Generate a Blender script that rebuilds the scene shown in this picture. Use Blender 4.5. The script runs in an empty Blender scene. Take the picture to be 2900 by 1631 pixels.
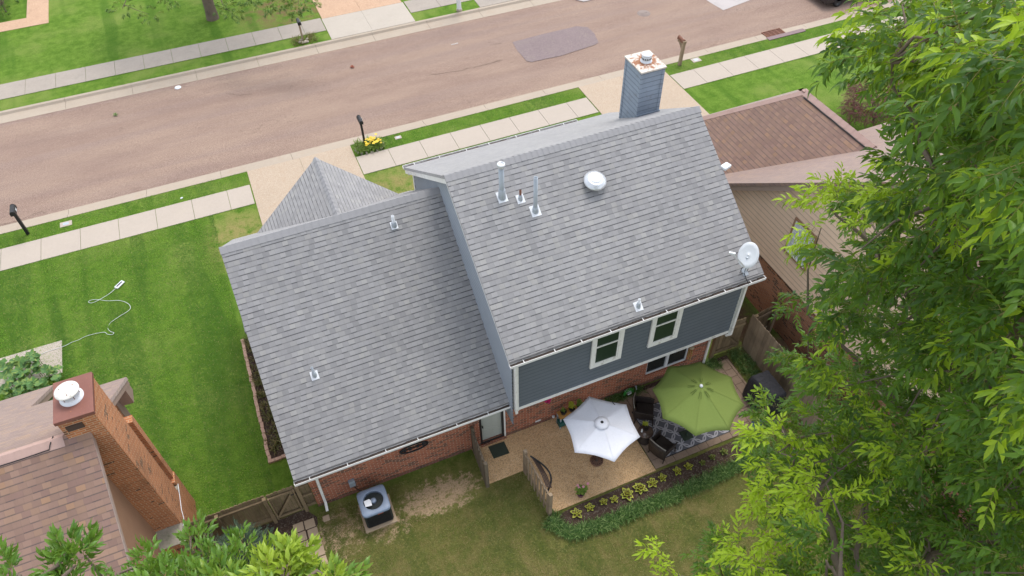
import bpy, math, random
import numpy as np
from mathutils import Vector, Matrix
R=math.radians
random.seed(7); rng=np.random.default_rng(11)
S=bpy.context.scene
# ------------------------------------------------------------------ camera
CAMZ=20.0; FPX=2099.13
PITCH,YAW,ROLL=R(47.7827),R(22.0120),R(-1.1898)
cp,sp=math.cos(PITCH),math.sin(PITCH)
_r=Vector((math.cos(YAW),-math.sin(YAW),0)); _f=Vector((math.sin(YAW)*cp,math.cos(YAW)*cp,-sp)); _u=_r.cross(_f)
CR=_r*math.cos(ROLL)+_u*math.sin(ROLL); CU=-_r*math.sin(ROLL)+_u*math.cos(ROLL); CF=_f
CAM=Vector((0,0,CAMZ))
cd=bpy.data.cameras.new("camera"); cam=bpy.data.objects.new("camera",cd); S.collection.objects.link(cam)
cd.sensor_width=36; cd.lens=FPX/2900*36; cd.clip_start=0.05; cd.clip_end=2000
cam.matrix_world=Matrix(((CR.x,CU.x,-CF.x,0),(CR.y,CU.y,-CF.y,0),(CR.z,CU.z,-CF.z,CAMZ),(0,0,0,1)))
S.camera=cam
# ------------------------------------------------------------------ sky, sun, exposure
SUN_EL,SUN_AZ=R(66),R(42)      # azimuth measured from +Y towards +X
w=bpy.data.worlds.new("World"); S.world=w; w.use_nodes=True
nt=w.node_tree; nt.nodes.clear()
sky=nt.nodes.new('ShaderNodeTexSky'); sky.sky_type='NISHITA'; sky.sun_disc=False
sky.sun_elevation=SUN_EL; sky.sun_rotation=SUN_AZ; sky.air_density=1.0; sky.dust_density=1.5; sky.ozone_density=1.0
bg=nt.nodes.new('ShaderNodeBackground'); bg.inputs[1].default_value=0.15
wo=nt.nodes.new('ShaderNodeOutputWorld'); hs=nt.nodes.new('ShaderNodeHueSaturation'); hs.inputs['Saturation'].default_value=.38; nt.links.new(sky.outputs[0],hs.inputs['Color']); nt.links.new(hs.outputs[0],bg.inputs[0]); nt.links.new(bg.outputs[0],wo.inputs[0])
sl=bpy.data.lights.new("sun",'SUN'); sl.energy=0.8; sl.angle=R(22); sl.color=(1,0.95,0.88)
so=bpy.data.objects.new("sun",sl); S.collection.objects.link(so)
sd=Vector((math.sin(SUN_AZ)*math.cos(SUN_EL),math.cos(SUN_AZ)*math.cos(SUN_EL),math.sin(SUN_EL)))
so.rotation_euler=sd.to_track_quat('Z','Y').to_euler()
S.view_settings.view_transform='Standard'; S.view_settings.look='None'; S.view_settings.gamma=1
S.view_settings.exposure=1.2
S.render.engine='CYCLES'
S.cycles.max_bounces=6; S.cycles.diffuse_bounces=3; S.cycles.transparent_max_bounces=6
# ------------------------------------------------------------------ measuring: photograph pixel -> point on a plane
def ray(p): return CR*((p[0]-1450)/FPX)-CU*((p[1]-815.5)/FPX)+CF
def at(p,z=0.0):
    d=ray(p); return CAM+d*((z-CAMZ)/d.z)
def ay(p,Y):
    d=ray(p); return CAM+d*(Y/d.y)
def ax(p,X):
    d=ray(p); return CAM+d*(X/d.x)
def ad(p,dist):
    return CAM+ray(p).normalized()*dist
def Q(i,x,y):
    r_,c_=divmod(i,4); return (725*c_+x/3.552,408*r_+y/3.552)
def D(x,y): return (x/0.88828,y/0.88828)
def ZA(x,y): return (1560+x/4.025,920+y/4.025)
def ZB(x,y): return (1960+x/3.6225,800+y/3.6225)
def ZC(x,y): return (600+x/4.83,1300+y/4.83)
def ZD(x,y): return (1300+x/3.915,1130+y/3.915)
# ------------------------------------------------------------------ object helpers
def link(o): S.collection.objects.link(o); return o
def tag(o,label=None,cat=None,group=None,kind=None):
    if label: o['label']=label
    if cat: o['category']=cat
    if group: o['group']=group
    if kind: o['kind']=kind
    return o
def thing(name,label,cat,loc=(0,0,0),group=None,rz=0):
    o=link(bpy.data.objects.new(name,None)); o.location=loc; o.rotation_euler=(0,0,rz); o.empty_display_size=.2
    return tag(o,label,cat,group)
def dup(root,loc,rz=0,label=None,scale=None):
    def cpy(o,par):
        c=o.copy(); link(c); c.parent=par
        for ch in list(o.children): cpy(ch,c)
        return c
    r=cpy(root,None); r.location=loc; r.rotation_euler=(0,0,rz)
    if scale: r.scale=(scale,)*3
    if label: r['label']=label
    return r
def rootloc(o):
    v=Vector((0,0,0))
    while o is not None: v=v+o.location; o=o.parent
    return v
class MB:
    def __init__(s): s.v=[];s.f=[];s.s=[]
    def add(s,vs,fs,smooth=False):
        n=len(s.v); s.v+= [tuple(v) for v in vs]; s.f+=[tuple(i+n for i in f) for f in fs]; s.s+=[smooth]*len(fs); return s
    def box(s,a,b):
        x0,y0,z0=[min(a[i],b[i]) for i in range(3)]; x1,y1,z1=[max(a[i],b[i]) for i in range(3)]
        return s.add([(x0,y0,z0),(x1,y0,z0),(x1,y1,z0),(x0,y1,z0),(x0,y0,z1),(x1,y0,z1),(x1,y1,z1),(x0,y1,z1)],
          [(3,2,1,0),(4,5,6,7),(0,1,5,4),(1,2,6,5),(2,3,7,6),(3,0,4,7)])
    def obox(s,c,size,rz=0,M=None):
        c=Vector(c); hx,hy,hz=[q/2 for q in size]; M=M or Matrix.Rotation(rz,3,'Z')
        vs=[c+M@Vector(p) for p in [(-hx,-hy,-hz),(hx,-hy,-hz),(hx,hy,-hz),(-hx,hy,-hz),(-hx,-hy,hz),(hx,-hy,hz),(hx,hy,hz),(-hx,hy,hz)]]
        return s.add(vs,[(3,2,1,0),(4,5,6,7),(0,1,5,4),(1,2,6,5),(2,3,7,6),(3,0,4,7)])
    def beam(s,a,b,w,h,up=(0,0,1)):
        a=Vector(a);b=Vector(b);d=(b-a).normalized();up=Vector(up)
        if abs(d.dot(up))>.98: up=Vector((0,1,0))
        x=d.cross(up).normalized()*w/2; y=x.cross(d).normalized()*h/2
        vs=[p+i*x+j*y for p in (a,b) for i,j in ((-1,-1),(1,-1),(1,1),(-1,1))]
        return s.add(vs,[(0,1,2,3),(7,6,5,4),(0,4,5,1),(1,5,6,2),(2,6,7,3),(3,7,4,0)])
    def prism(s,poly,off):
        n=len(poly); off=Vector(off); P=[Vector(p) for p in poly]
        return s.add(P+[p+off for p in P],[tuple(range(n-1,-1,-1)),tuple(range(n,2*n))]+[(i,(i+1)%n,n+(i+1)%n,n+i) for i in range(n)])
    def tube(s,path,r,n=8,cap=True,smooth=True):
        P=[Vector(p) for p in path]; m=len(P); rs=r if isinstance(r,(list,tuple)) else [r]*m
        vs=[];x=None
        for i,p in enumerate(P):
            d=(P[min(i+1,m-1)]-P[max(i-1,0)]); d=d.normalized() if d.length>1e-9 else Vector((0,0,1))
            if x is None: x=d.orthogonal().normalized()
            else:
                x=x-d*x.dot(d); x=x.normalized() if x.length>1e-6 else d.orthogonal().normalized()
            y=d.cross(x)
            vs+=[p+(x*math.cos(2*math.pi*k/n)+y*math.sin(2*math.pi*k/n))*rs[i] for k in range(n)]
        fs=[(i*n+k,i*n+(k+1)%n,(i+1)*n+(k+1)%n,(i+1)*n+k) for i in range(m-1) for k in range(n)]
        s.add(vs,fs,smooth)
        if cap: s.add(vs[:n],[tuple(range(n-1,-1,-1))]); s.add(vs[-n:],[tuple(range(n))])
        return s
    def lathe(s,prof,c=(0,0,0),n=20,smooth=True,M=None):
        c=Vector(c);M=M or Matrix.Identity(3);vs=[]
        for r,z in prof:
            vs+=[c+M@Vector((r*math.cos(2*math.pi*k/n),r*math.sin(2*math.pi*k/n),z)) for k in range(n)]
        m=len(prof)
        s.add(vs,[(i*n+k,i*n+(k+1)%n,(i+1)*n+(k+1)%n,(i+1)*n+k) for i in range(m-1) for k in range(n)],smooth)
        if prof[0][0]>1e-4: s.add(vs[:n],[tuple(range(n-1,-1,-1))])
        if prof[-1][0]>1e-4: s.add(vs[-n:],[tuple(range(n))])
        return s
    def build(s,name,mat,parent=None,rand=False,bevel=0,**kw):
        me=bpy.data.meshes.new(name)
        off=rootloc(parent) if parent is not None else Vector((0,0,0))
        V=np.array(s.v,dtype=float)-np.array(off); me.from_pydata([tuple(v) for v in V],[],s.f); 
        me.polygons.foreach_set('use_smooth',s.s)
        me.uv_layers.new(name='UVMap')
        if rand: me.color_attributes.new('var','FLOAT_COLOR','CORNER')
        UV=[0.0]*(2*len(me.loops)); CO=[1.0]*(4*len(me.loops)) if rand else None
        VV=[Vector(v) for v in s.v]
        for p in me.polygons:
            n=p.normal
            t=Vector((0,0,1)).cross(n)
            t=Vector((1,0,0)) if t.length<.05 else t.normalized()
            b=n.cross(t)
            if rand: rr=(random.random(),random.random(),random.random())
            for li in p.loop_indices:
                v=VV[me.loops[li].vertex_index]; UV[2*li]=v.dot(t); UV[2*li+1]=v.dot(b)
                if rand: CO[4*li:4*li+3]=rr
        me.uv_layers['UVMap'].data.foreach_set('uv',UV)
        if rand: me.color_attributes['var'].data.foreach_set('color',CO)
        me.materials.append(mat)
        o=link(bpy.data.objects.new(name,me)); o.parent=parent
        if bevel:
            m=o.modifiers.new('b','BEVEL'); m.width=bevel; m.segments=2; m.limit_method='ANGLE'; m.angle_limit=R(40)
        return o
# ------------------------------------------------------------------ material helpers
class NB:
    def __init__(s,name):
        s.m=bpy.data.materials.new(name); s.m.use_nodes=True; s.t=s.m.node_tree; s.b=s.t.nodes['Principled BSDF']; s.out=s.t.nodes['Material Output']
    def n(s,ty,props=None,**ins):
        nd=s.t.nodes.new(ty)
        for k_,v in (props or {}).items(): setattr(nd,k_,v)
        for k_,v in ins.items():
            key=int(k_[1:]) if k_[0]=='i' and k_[1:].isdigit() else k_.replace('_',' ')
            s.set(nd.inputs[key],v)
        return nd
    def set(s,sock,v):
        if isinstance(v,bpy.types.NodeSocket): s.t.links.new(v,sock)
        else:
            if sock.type=='RGBA' and not hasattr(v,'__len__'): v=(v,v,v)
            if sock.type=='RGBA' and len(v)==3: v=(*v,1)
            sock.default_value=v
    def ma(s,op,a,b=0.0,c=0.0,clamp=False): 
        nd=s.n('ShaderNodeMath',{'operation':op,'use_clamp':clamp},i0=a,i1=b,i2=c); return nd.outputs[0]
    def mix(s,f,a,b,mode='MIX'):
        nd=s.t.nodes.new('ShaderNodeMix'); nd.data_type='RGBA'; nd.blend_type=mode
        s.set(nd.inputs[0],f); s.set(nd.inputs[6],a); s.set(nd.inputs[7],b); return nd.outputs[2]
    def ramp(s,f,stops,interp='LINEAR'):
        nd=s.t.nodes.new('ShaderNodeValToRGB'); nd.color_ramp.interpolation=interp; s.set(nd.inputs[0],f)
        e=nd.color_ramp.elements
        while len(e)<len(stops): e.new(0.5)
        for el,(p,c) in zip(e,stops): el.position=p; el.color=(*c,1) if hasattr(c,'__len__') else (c,c,c,1)
        return nd.outputs[0]
    def noise(s,vec,scale,detail=4,rough=.6,dist=0.0,w=None): return s.n('ShaderNodeTexNoise',None,Vector=vec,Scale=scale,Detail=detail,Roughness=rough,Distortion=dist).outputs[0]
    def smooth(s,v,lo,hi): return s.n('ShaderNodeMapRange',{'interpolation_type':'SMOOTHSTEP'},Value=v,From_Min=lo,From_Max=hi).outputs[0]
    def pos(s): return s.n('ShaderNodeNewGeometry').outputs['Position']
    def obj(s): return s.n('ShaderNodeTexCoord').outputs['Object']
    def uv(s): return s.n('ShaderNodeTexCoord').outputs['UV']
    def sep(s,v): nd=s.n('ShaderNodeSeparateXYZ',None,i0=v); return nd.outputs
    def comb(s,x,y,z=0.0): return s.n('ShaderNodeCombineXYZ',None,i0=x,i1=y,i2=z).outputs[0]
    def map(s,v,scale=(1,1,1),loc=(0,0,0),rot=(0,0,0)): return s.n('ShaderNodeMapping',None,Vector=v,Location=loc,Rotation=rot,Scale=scale).outputs[0]
    def white(s,vec): return s.n('ShaderNodeTexWhiteNoise',{'noise_dimensions':'3D'},Vector=vec)
    def bump(s,h,strength=.5,dist=.01): s.set(s.b.inputs['Normal'],s.n('ShaderNodeBump',None,Strength=strength,Distance=dist,Height=h).outputs[0])
    def fin(s,col,rough=.8,metal=0,spec=.3,**kw):
        s.set(s.b.inputs['Base Color'],col); s.set(s.b.inputs['Roughness'],rough); s.set(s.b.inputs['Metallic'],metal); s.set(s.b.inputs['Specular IOR Level'],spec)
        for k_,v in kw.items(): s.set(s.b.inputs[k_.replace('_',' ')],v)
        return s.m
def paint(name,col,rough=.6,metal=0,var=.12,scale=3,bump=0,spec=.3,dirt=None):
    b=NB(name); p=b.obj(); n1=b.noise(p,scale,5,.65); n2=b.noise(p,scale*12,3,.6)
    k_=b.ma('ADD',b.ma('MULTIPLY',b.ma('SUBTRACT',n1,.5),var*2),b.ma('ADD',b.ma('MULTIPLY',b.ma('SUBTRACT',n2,.5),var*1.2),1.0))
    c=b.mix(1.0,col,k_,'MULTIPLY')
    if dirt: c=b.mix(b.smooth(b.noise(p,scale*.8+1,6,.7),.52,.72),c,dirt)
    if bump: b.bump(n2,bump,.01)
    return b.fin(c,rough,metal,spec)
def lapsiding(name,col,board,z0=0.0,line=.35,**kw):
    m=paint(name,col,**kw); t=m.node_tree; bs=t.nodes['Principled BSDF']; src=bs.inputs['Base Color'].links[0].from_socket
    b=NB.__new__(NB); b.m=m; b.t=t; b.b=bs
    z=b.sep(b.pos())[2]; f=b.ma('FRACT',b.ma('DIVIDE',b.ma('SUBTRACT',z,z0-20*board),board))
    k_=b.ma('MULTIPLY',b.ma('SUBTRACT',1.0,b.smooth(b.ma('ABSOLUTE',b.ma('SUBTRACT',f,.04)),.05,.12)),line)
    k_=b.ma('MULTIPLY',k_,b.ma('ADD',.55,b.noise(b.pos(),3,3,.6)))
    b.set(bs.inputs['Base Color'],b.mix(k_,src,tuple(c*.25 for c in col))); return m  # dark line painted at each lap: board-edge shadow and dirt together
def shingle(name,tones,course=.146,tab=.155,line=.42,even=.62):
    """laminated asphalt shingles in metres of the roof's own UV"""
    b=NB(name); u,v,_=b.sep(b.uv())
    vr=b.ma('DIVIDE',v,course); row=b.ma('FLOOR',vr); vf=b.ma('SUBTRACT',vr,row)
    rr=b.white(b.comb(row,3.7,1.1)).outputs[0]
    wob=b.ma('MULTIPLY',b.ma('SUBTRACT',b.noise(b.comb(b.ma('MULTIPLY',u,2.2),b.ma('MULTIPLY',row,7.3)),1.0,2,.5),.5),.7)
    uu=b.ma('ADD',b.ma('ADD',b.ma('DIVIDE',u,tab),b.ma('MULTIPLY',rr,17.0)),wob)
    t=b.ma('FLOOR',uu); tf=b.ma('SUBTRACT',uu,t)
    wn=b.white(b.comb(t,row,2.0)); r1=wn.outputs[0]; r2=b.white(b.comb(row,t,9.0)).outputs[0]
    raised=b.ma('GREATER_THAN',r1,.45)
    col=b.ramp(r2,tones,'CONSTANT')
    col=b.mix(even,col,tones[len(tones)//2][1])
    blend=b.noise(b.pos(),.55,3,.5)
    col=b.mix(1.0,col,b.ma('ADD',.86,b.ma('MULTIPLY',blend,.22)),'MULTIPLY')
    stk=b.noise(b.comb(b.ma('MULTIPLY',u,2.6),b.ma('MULTIPLY',v,.22)),1.0,5,.65); col=b.mix(1.0,col,b.ma('ADD',.87,b.ma('MULTIPLY',stk,.26)),'MULTIPLY')
    col=b.mix(1.0,col,b.ma('ADD',.93,b.ma('MULTIPLY',raised,.09)),'MULTIPLY')
    g=b.noise(b.uv(),230,2,.7); col=b.mix(1.0,col,b.ma('ADD',.72,b.ma('MULTIPLY',g,.56)),'MULTIPLY')
    lap=b.ma('MULTIPLY',b.ma('SUBTRACT',1.0,b.smooth(vf,.10,.24)),b.ma('ADD',.5,b.ma('MULTIPLY',raised,.5)))
    side=b.ma('MULTIPLY',b.ma('SUBTRACT',1.0,b.smooth(tf,.0,.07)),.28)
    dk=b.ma('MINIMUM',1.0,b.ma('ADD',lap,side))
    # lap shadow painted as a dark band along each course, with tab edge lines
    col=b.mix(b.ma('MULTIPLY',dk,line*1.5,0,True),col,(.05,.05,.055))
    h=b.ma('ADD',b.ma('MULTIPLY',b.ma('SUBTRACT',1.0,vf),.7),b.ma('MULTIPLY',raised,.35)); h=b.ma('ADD',h,b.ma('MULTIPLY',g,.2))
    b.bump(h,.55,.008)
    return b.fin(col,.92,0,.2,Sheen_Weight=.45,Sheen_Roughness=.45,Sheen_Tint=(1,.93,.9))
def brick(name,c1,c2,mortar,bw=.205,bh=.068,dark=(.05,.035,.03),darkness=.35,stain=None,vert=False):
    b=NB(name); uvv=b.uv()
    bt=b.n('ShaderNodeTexBrick',{'offset':.5},Vector=uvv,Color1=c1,Color2=c2,Mortar=mortar,Scale=1.0,Mortar_Size=.0085,Mortar_Smooth=.3,Bias=0.0,Brick_Width=bw,Row_Height=bh)
    u,v,_=b.sep(uvv); row=b.ma('FLOOR',b.ma('DIVIDE',v,bh)); uo=b.ma('ADD',b.ma('DIVIDE',u,bw),b.ma('MULTIPLY',b.ma('MODULO',row,2.0),.5)); c=b.ma('FLOOR',uo)
    r=b.white(b.comb(c,row,5.0)).outputs[0]
    clump=b.noise(b.pos(),1.6,3,.6)
    dk=b.ma('GREATER_THAN',b.ma('ADD',r,b.ma('MULTIPLY',b.ma('SUBTRACT',clump,.5),1.1)),1-darkness*.55)
    inb=b.ma('SUBTRACT',1.0,bt.outputs[1])
    col=b.mix(b.ma('MULTIPLY',b.ma('MULTIPLY',dk,inb),.75),bt.outputs[0],dark)
    n=b.noise(b.pos(),40,3,.6); col=b.mix(1.0,col,b.ma('ADD',.7,b.ma('MULTIPLY',n,.6)),'MULTIPLY')
    if stain: col=b.mix(b.ma('MULTIPLY',b.smooth(b.noise(b.pos(),.9,5,.7),.5,.7),.6),col,stain)
    b.bump(b.ma('ADD',inb,b.ma('MULTIPLY',n,.3)),.5,.006)
    return b.fin(col,.9,0,.2)
def concrete(name,col,var=.12,stain=(.25,.22,.18),st=.35,agg=0.0,aggcol=(.2,.12,.07),aggscale=60):
    b=NB(name); p=b.pos(); n1=b.noise(p,.7,6,.65); n2=b.noise(p,9,4,.7); n3=b.noise(p,70,2,.8)
    c=b.mix(1.0,col,b.ma('ADD',1-var,b.ma('MULTIPLY',b.ma('ADD',n1,n2),var)),'MULTIPLY')
    c=b.mix(1.0,c,b.ma('ADD',.88,b.ma('MULTIPLY',n3,.24)),'MULTIPLY')
    c=b.mix(b.ma('MULTIPLY',b.smooth(b.noise(p,1.7,7,.75),.48,.75),st),c,stain)
    if agg:
        a=b.n('ShaderNodeTexVoronoi',None,Vector=p,Scale=aggscale).outputs['Color']; a=b.sep(a)[0]
        c=b.mix(b.ma('MULTIPLY',b.smooth(a,.55,.9),agg),c,aggcol); c=b.mix(b.ma('MULTIPLY',b.smooth(a,.3,.05),agg*.5),c,(.75,.66,.52))
    b.bump(n3,.3,.004)
    return b.fin(c,.92,0,.2)
def wood(name,c1,c2,grain=(9,9,.8)):
    b=NB(name); p=b.obj(); n=b.noise(b.map(p,grain),3,5,.7,.6); n2=b.noise(p,1.3,4,.6)
    c=b.mix(n,c1,c2); c=b.mix(b.ma('MULTIPLY',b.smooth(n2,.45,.75),.5),c,tuple(q*.5 for q in c2))
    at_=b.n('ShaderNodeAttribute',{'attribute_name':'var'}).outputs['Color']
    c=b.mix(1.0,c,b.ma('ADD',.8,b.ma('MULTIPLY',b.sep(at_)[0],.4)),'MULTIPLY')
    b.bump(n,.4,.005)
    return b.fin(c,.9,0,.15)
def leafmat(name,dark,light,yellow,trans=.45,rough=.45):
    b=NB(name); a=b.n('ShaderNodeAttribute',{'attribute_name':'var'}).outputs['Color']; x,y,z=b.sep(a)
    c=b.mix(x,dark,light); c=b.mix(b.smooth(y,.55,1.0),c,yellow)
    n=b.noise(b.obj(),60,2,.6); c=b.mix(1.0,c,b.ma('ADD',.8,b.ma('MULTIPLY',n,.4)),'MULTIPLY')
    m=b.fin(c,rough,0,.35)
    tr=b.n('ShaderNodeBsdfTranslucent',None,Color=b.mix(.5,c,yellow)); mx=b.n('ShaderNodeMixShader',None,i0=trans,i1=b.b.outputs[0],i2=tr.outputs[0])
    b.t.links.new(mx.outputs[0],b.out.inputs[0]); return m
def glass(name,col=(.03,.045,.035),rough=.06): 
    b=NB(name); return b.fin(b.mix(b.noise(b.obj(),2.0,3,.5),col,tuple(q*1.8 for q in col)),rough,0,.22)
# ------------------------------------------------------------------ materials
M={}
greys=[(0,(.145,.145,.165)),(.14,(.205,.203,.222)),(.3,(.24,.235,.253)),(.45,(.222,.219,.24)),(.62,(.258,.252,.262)),(.78,(.205,.202,.226)),(.9,(.292,.283,.28)),(.97,(.16,.16,.182))]
greys=[(p_,(q_[0]*1.24,q_[1]*1.245,q_[2]*1.18)) for p_,q_ in greys]
M['roof']=shingle('grey_shingles',greys,line=.58)
brs=[(0,(.19,.115,.10)),(.15,(.25,.16,.125)),(.35,(.29,.185,.14)),(.5,(.27,.172,.132)),(.65,(.35,.22,.14)),(.85,(.23,.14,.125)),(.94,(.40,.23,.11))]
M['roofb']=shingle('brown_shingles',brs,course=.143,tab=.17,even=.62)
M['roofb2']=shingle('brown_shingles_far',brs,course=.15,tab=.17,even=.72)
M['capg']=concrete('grey_ridge_cap',(.30,.295,.30),.15,(.27,.27,.26),.3)
M['capb']=concrete('brown_ridge_cap',(.42,.29,.25),.18,(.25,.16,.13),.4)
M['brick']=brick('red_brick',(.40,.115,.055),(.28,.075,.04),(.46,.33,.24),darkness=.42)
M['brickc']=brick('dark_red_brick_low',(.22,.075,.05),(.16,.06,.04),(.22,.17,.13),darkness=.5,stain=(.25,.19,.12))
M['brickn']=brick('orange_brown_brick',(.52,.20,.085),(.38,.14,.06),(.52,.37,.24),darkness=.05,stain=(.24,.12,.065))
M['bricke']=brick('brown_brick',(.42,.19,.10),(.30,.125,.07),(.32,.24,.17),darkness=.4)
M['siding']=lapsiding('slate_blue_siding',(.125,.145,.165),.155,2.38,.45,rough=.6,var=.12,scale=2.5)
M['sidingl']=lapsiding('pale_grey_siding',(.31,.345,.385),.155,1.6,.4,rough=.6,var=.12,scale=2.5)  # paler than the rear siding: part paint, part side light put into the colour
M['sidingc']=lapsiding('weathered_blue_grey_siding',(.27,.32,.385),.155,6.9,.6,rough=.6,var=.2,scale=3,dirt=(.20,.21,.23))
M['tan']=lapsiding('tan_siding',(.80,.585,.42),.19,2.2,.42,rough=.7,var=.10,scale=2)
M['tan2']=paint('brown_stucco',(.33,.19,.115),.85,0,.14,2.5,bump=.4)
M['white']=paint('white_trim',(.80,.79,.75),.5,0,.06,4,dirt=(.55,.52,.46))
M['gutter']=paint('white_gutter',(.82,.81,.79),.35,0,.05,4)
M['gutin']=paint('dirty_gutter_inside',(.10,.075,.06),.9,0,.4,6)
M['tantrim']=paint('taupe_trim',(.36,.26,.21),.6,0,.1,3)
M['metal']=paint('galvanised_metal',(.42,.46,.50),.45,.35,.15,9)
M['pvc']=paint('white_pipe',(.72,.74,.76),.4,0,.08,9)
M['dome']=paint('dull_aluminium',(.66,.68,.70),.35,.55,.12,6)
M['black']=paint('black_plastic',(.022,.022,.024),.4,0,.3,6)
M['wicker']=paint('dark_wicker',(.035,.026,.022),.55,0,.5,40,bump=.6)
M['darkbrown']=paint('dark_brown_paint',(.07,.045,.035),.5,0,.2,8)
M['rust']=paint('rusty_metal',(.20,.09,.06),.7,.1,.25,5,dirt=(.30,.13,.06))
M['glass']=glass('window_glass',(.018,.032,.018),.3); M['glassd']=glass('dark_window_glass',(.012,.016,.016),.12)
M['wood']=wood('weathered_fence_wood',(.33,.25,.15),(.14,.10,.06))
M['woodg']=wood('greyed_fence_wood',(.42,.32,.22),(.20,.15,.10))
M['woodd']=wood('dark_weathered_wood',(.22,.18,.13),(.09,.07,.05))
M['sidewalk']=concrete('sidewalk_concrete',(.43,.37,.31),.14,(.44,.38,.30),.35)
M['sidewalkg']=concrete('old_sidewalk_concrete',(.35,.305,.26),.25,(.27,.245,.21),.55)
M['kerb']=concrete('kerb_concrete',(.40,.335,.265),.2,(.38,.28,.20),.45)
M['drive']=concrete('exposed_aggregate_driveway',(.43,.345,.26),.18,(.42,.30,.20),.35,.35,(.33,.2,.12),55)
M['drivel']=concrete('smooth_driveway',(.44,.39,.33),.15,(.38,.33,.27),.4)
M['patio']=concrete('exposed_aggregate_patio',(.64,.42,.22),.25,(.27,.16,.075),.5,.5,(.17,.09,.04),55)
M['paver']=concrete('brown_stone_pavers',(.27,.195,.14),.45,(.13,.095,.065),.8)
M['pad']=concrete('concrete_pad',(.42,.32,.22),.2,(.3,.2,.12),.4)
M['soil']=concrete('dark_soil',(.055,.035,.026),.4,(.10,.065,.045),.6,.22,(.13,.09,.06),34)
M['walkn']=concrete('pinkish_walk',(.50,.33,.22),.2,(.35,.22,.15),.5,.3,(.3,.18,.12),40)
# ------------------------------------------------------------------ ground, street
def asphalt():
    b=NB('pinkish_asphalt'); p=b.pos(); f=b.noise(p,26,2,.75); f2=b.noise(p,110,1,.7); l=b.noise(b.map(p,(.18,.7,1)),1.0,6,.65); l2=b.noise(b.map(p,(.05,1.3,1)),1.0,3,.5)
    c=b.mix(b.smooth(l,.3,.7),(.225,.152,.122),(.29,.205,.157)); c=b.mix(b.ma('MULTIPLY',b.smooth(l2,.45,.7),.45),c,(.225,.163,.143))
    c=b.mix(1.0,c,b.ma('ADD',.38,b.ma('MULTIPLY',f,1.24)),'MULTIPLY'); c=b.mix(b.smooth(f2,.58,.72),c,(.58,.47,.37))
    y=b.sep(p)[1]; edge=b.ma('ADD',b.smooth(y,28.9,28.25),b.smooth(y,35.2,35.95)); st=b.ma('MULTIPLY',edge,b.smooth(b.noise(b.map(p,(.7,2.6,1)),2.2,7,.75),.5,.72)); c=b.mix(b.ma('MULTIPLY',st,.7),c,(.17,.11,.085))
    cr=b.n('ShaderNodeTexVoronoi',{'feature':'DISTANCE_TO_EDGE'},Vector=b.n('ShaderNodeVectorMath',{'operation':'ADD'},i0=b.map(p,(.12,.5,1)),i1=b.n('ShaderNodeTexNoise',None,Vector=p,Scale=1.2,Detail=5.0).outputs[1]).outputs[0],Scale=.55).outputs[0]
    c=b.mix(b.ma('MULTIPLY',b.ma('MULTIPLY',b.smooth(cr,.008,.0),b.smooth(b.noise(p,.25,2,.5),.52,.6)),.4),c,(.13,.09,.075))
    b.bump(f,.25,.006); return b.fin(c,.95,0,.15)
M['asphalt']=asphalt()
M['patch']=concrete('dark_asphalt_patch',(.215,.165,.165),.25,(.26,.22,.18),.4,.3,(.1,.08,.08),50)
M['patchl']=concrete('light_concrete_patch',(.44,.40,.38),.15,(.3,.28,.27),.4)
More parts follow.
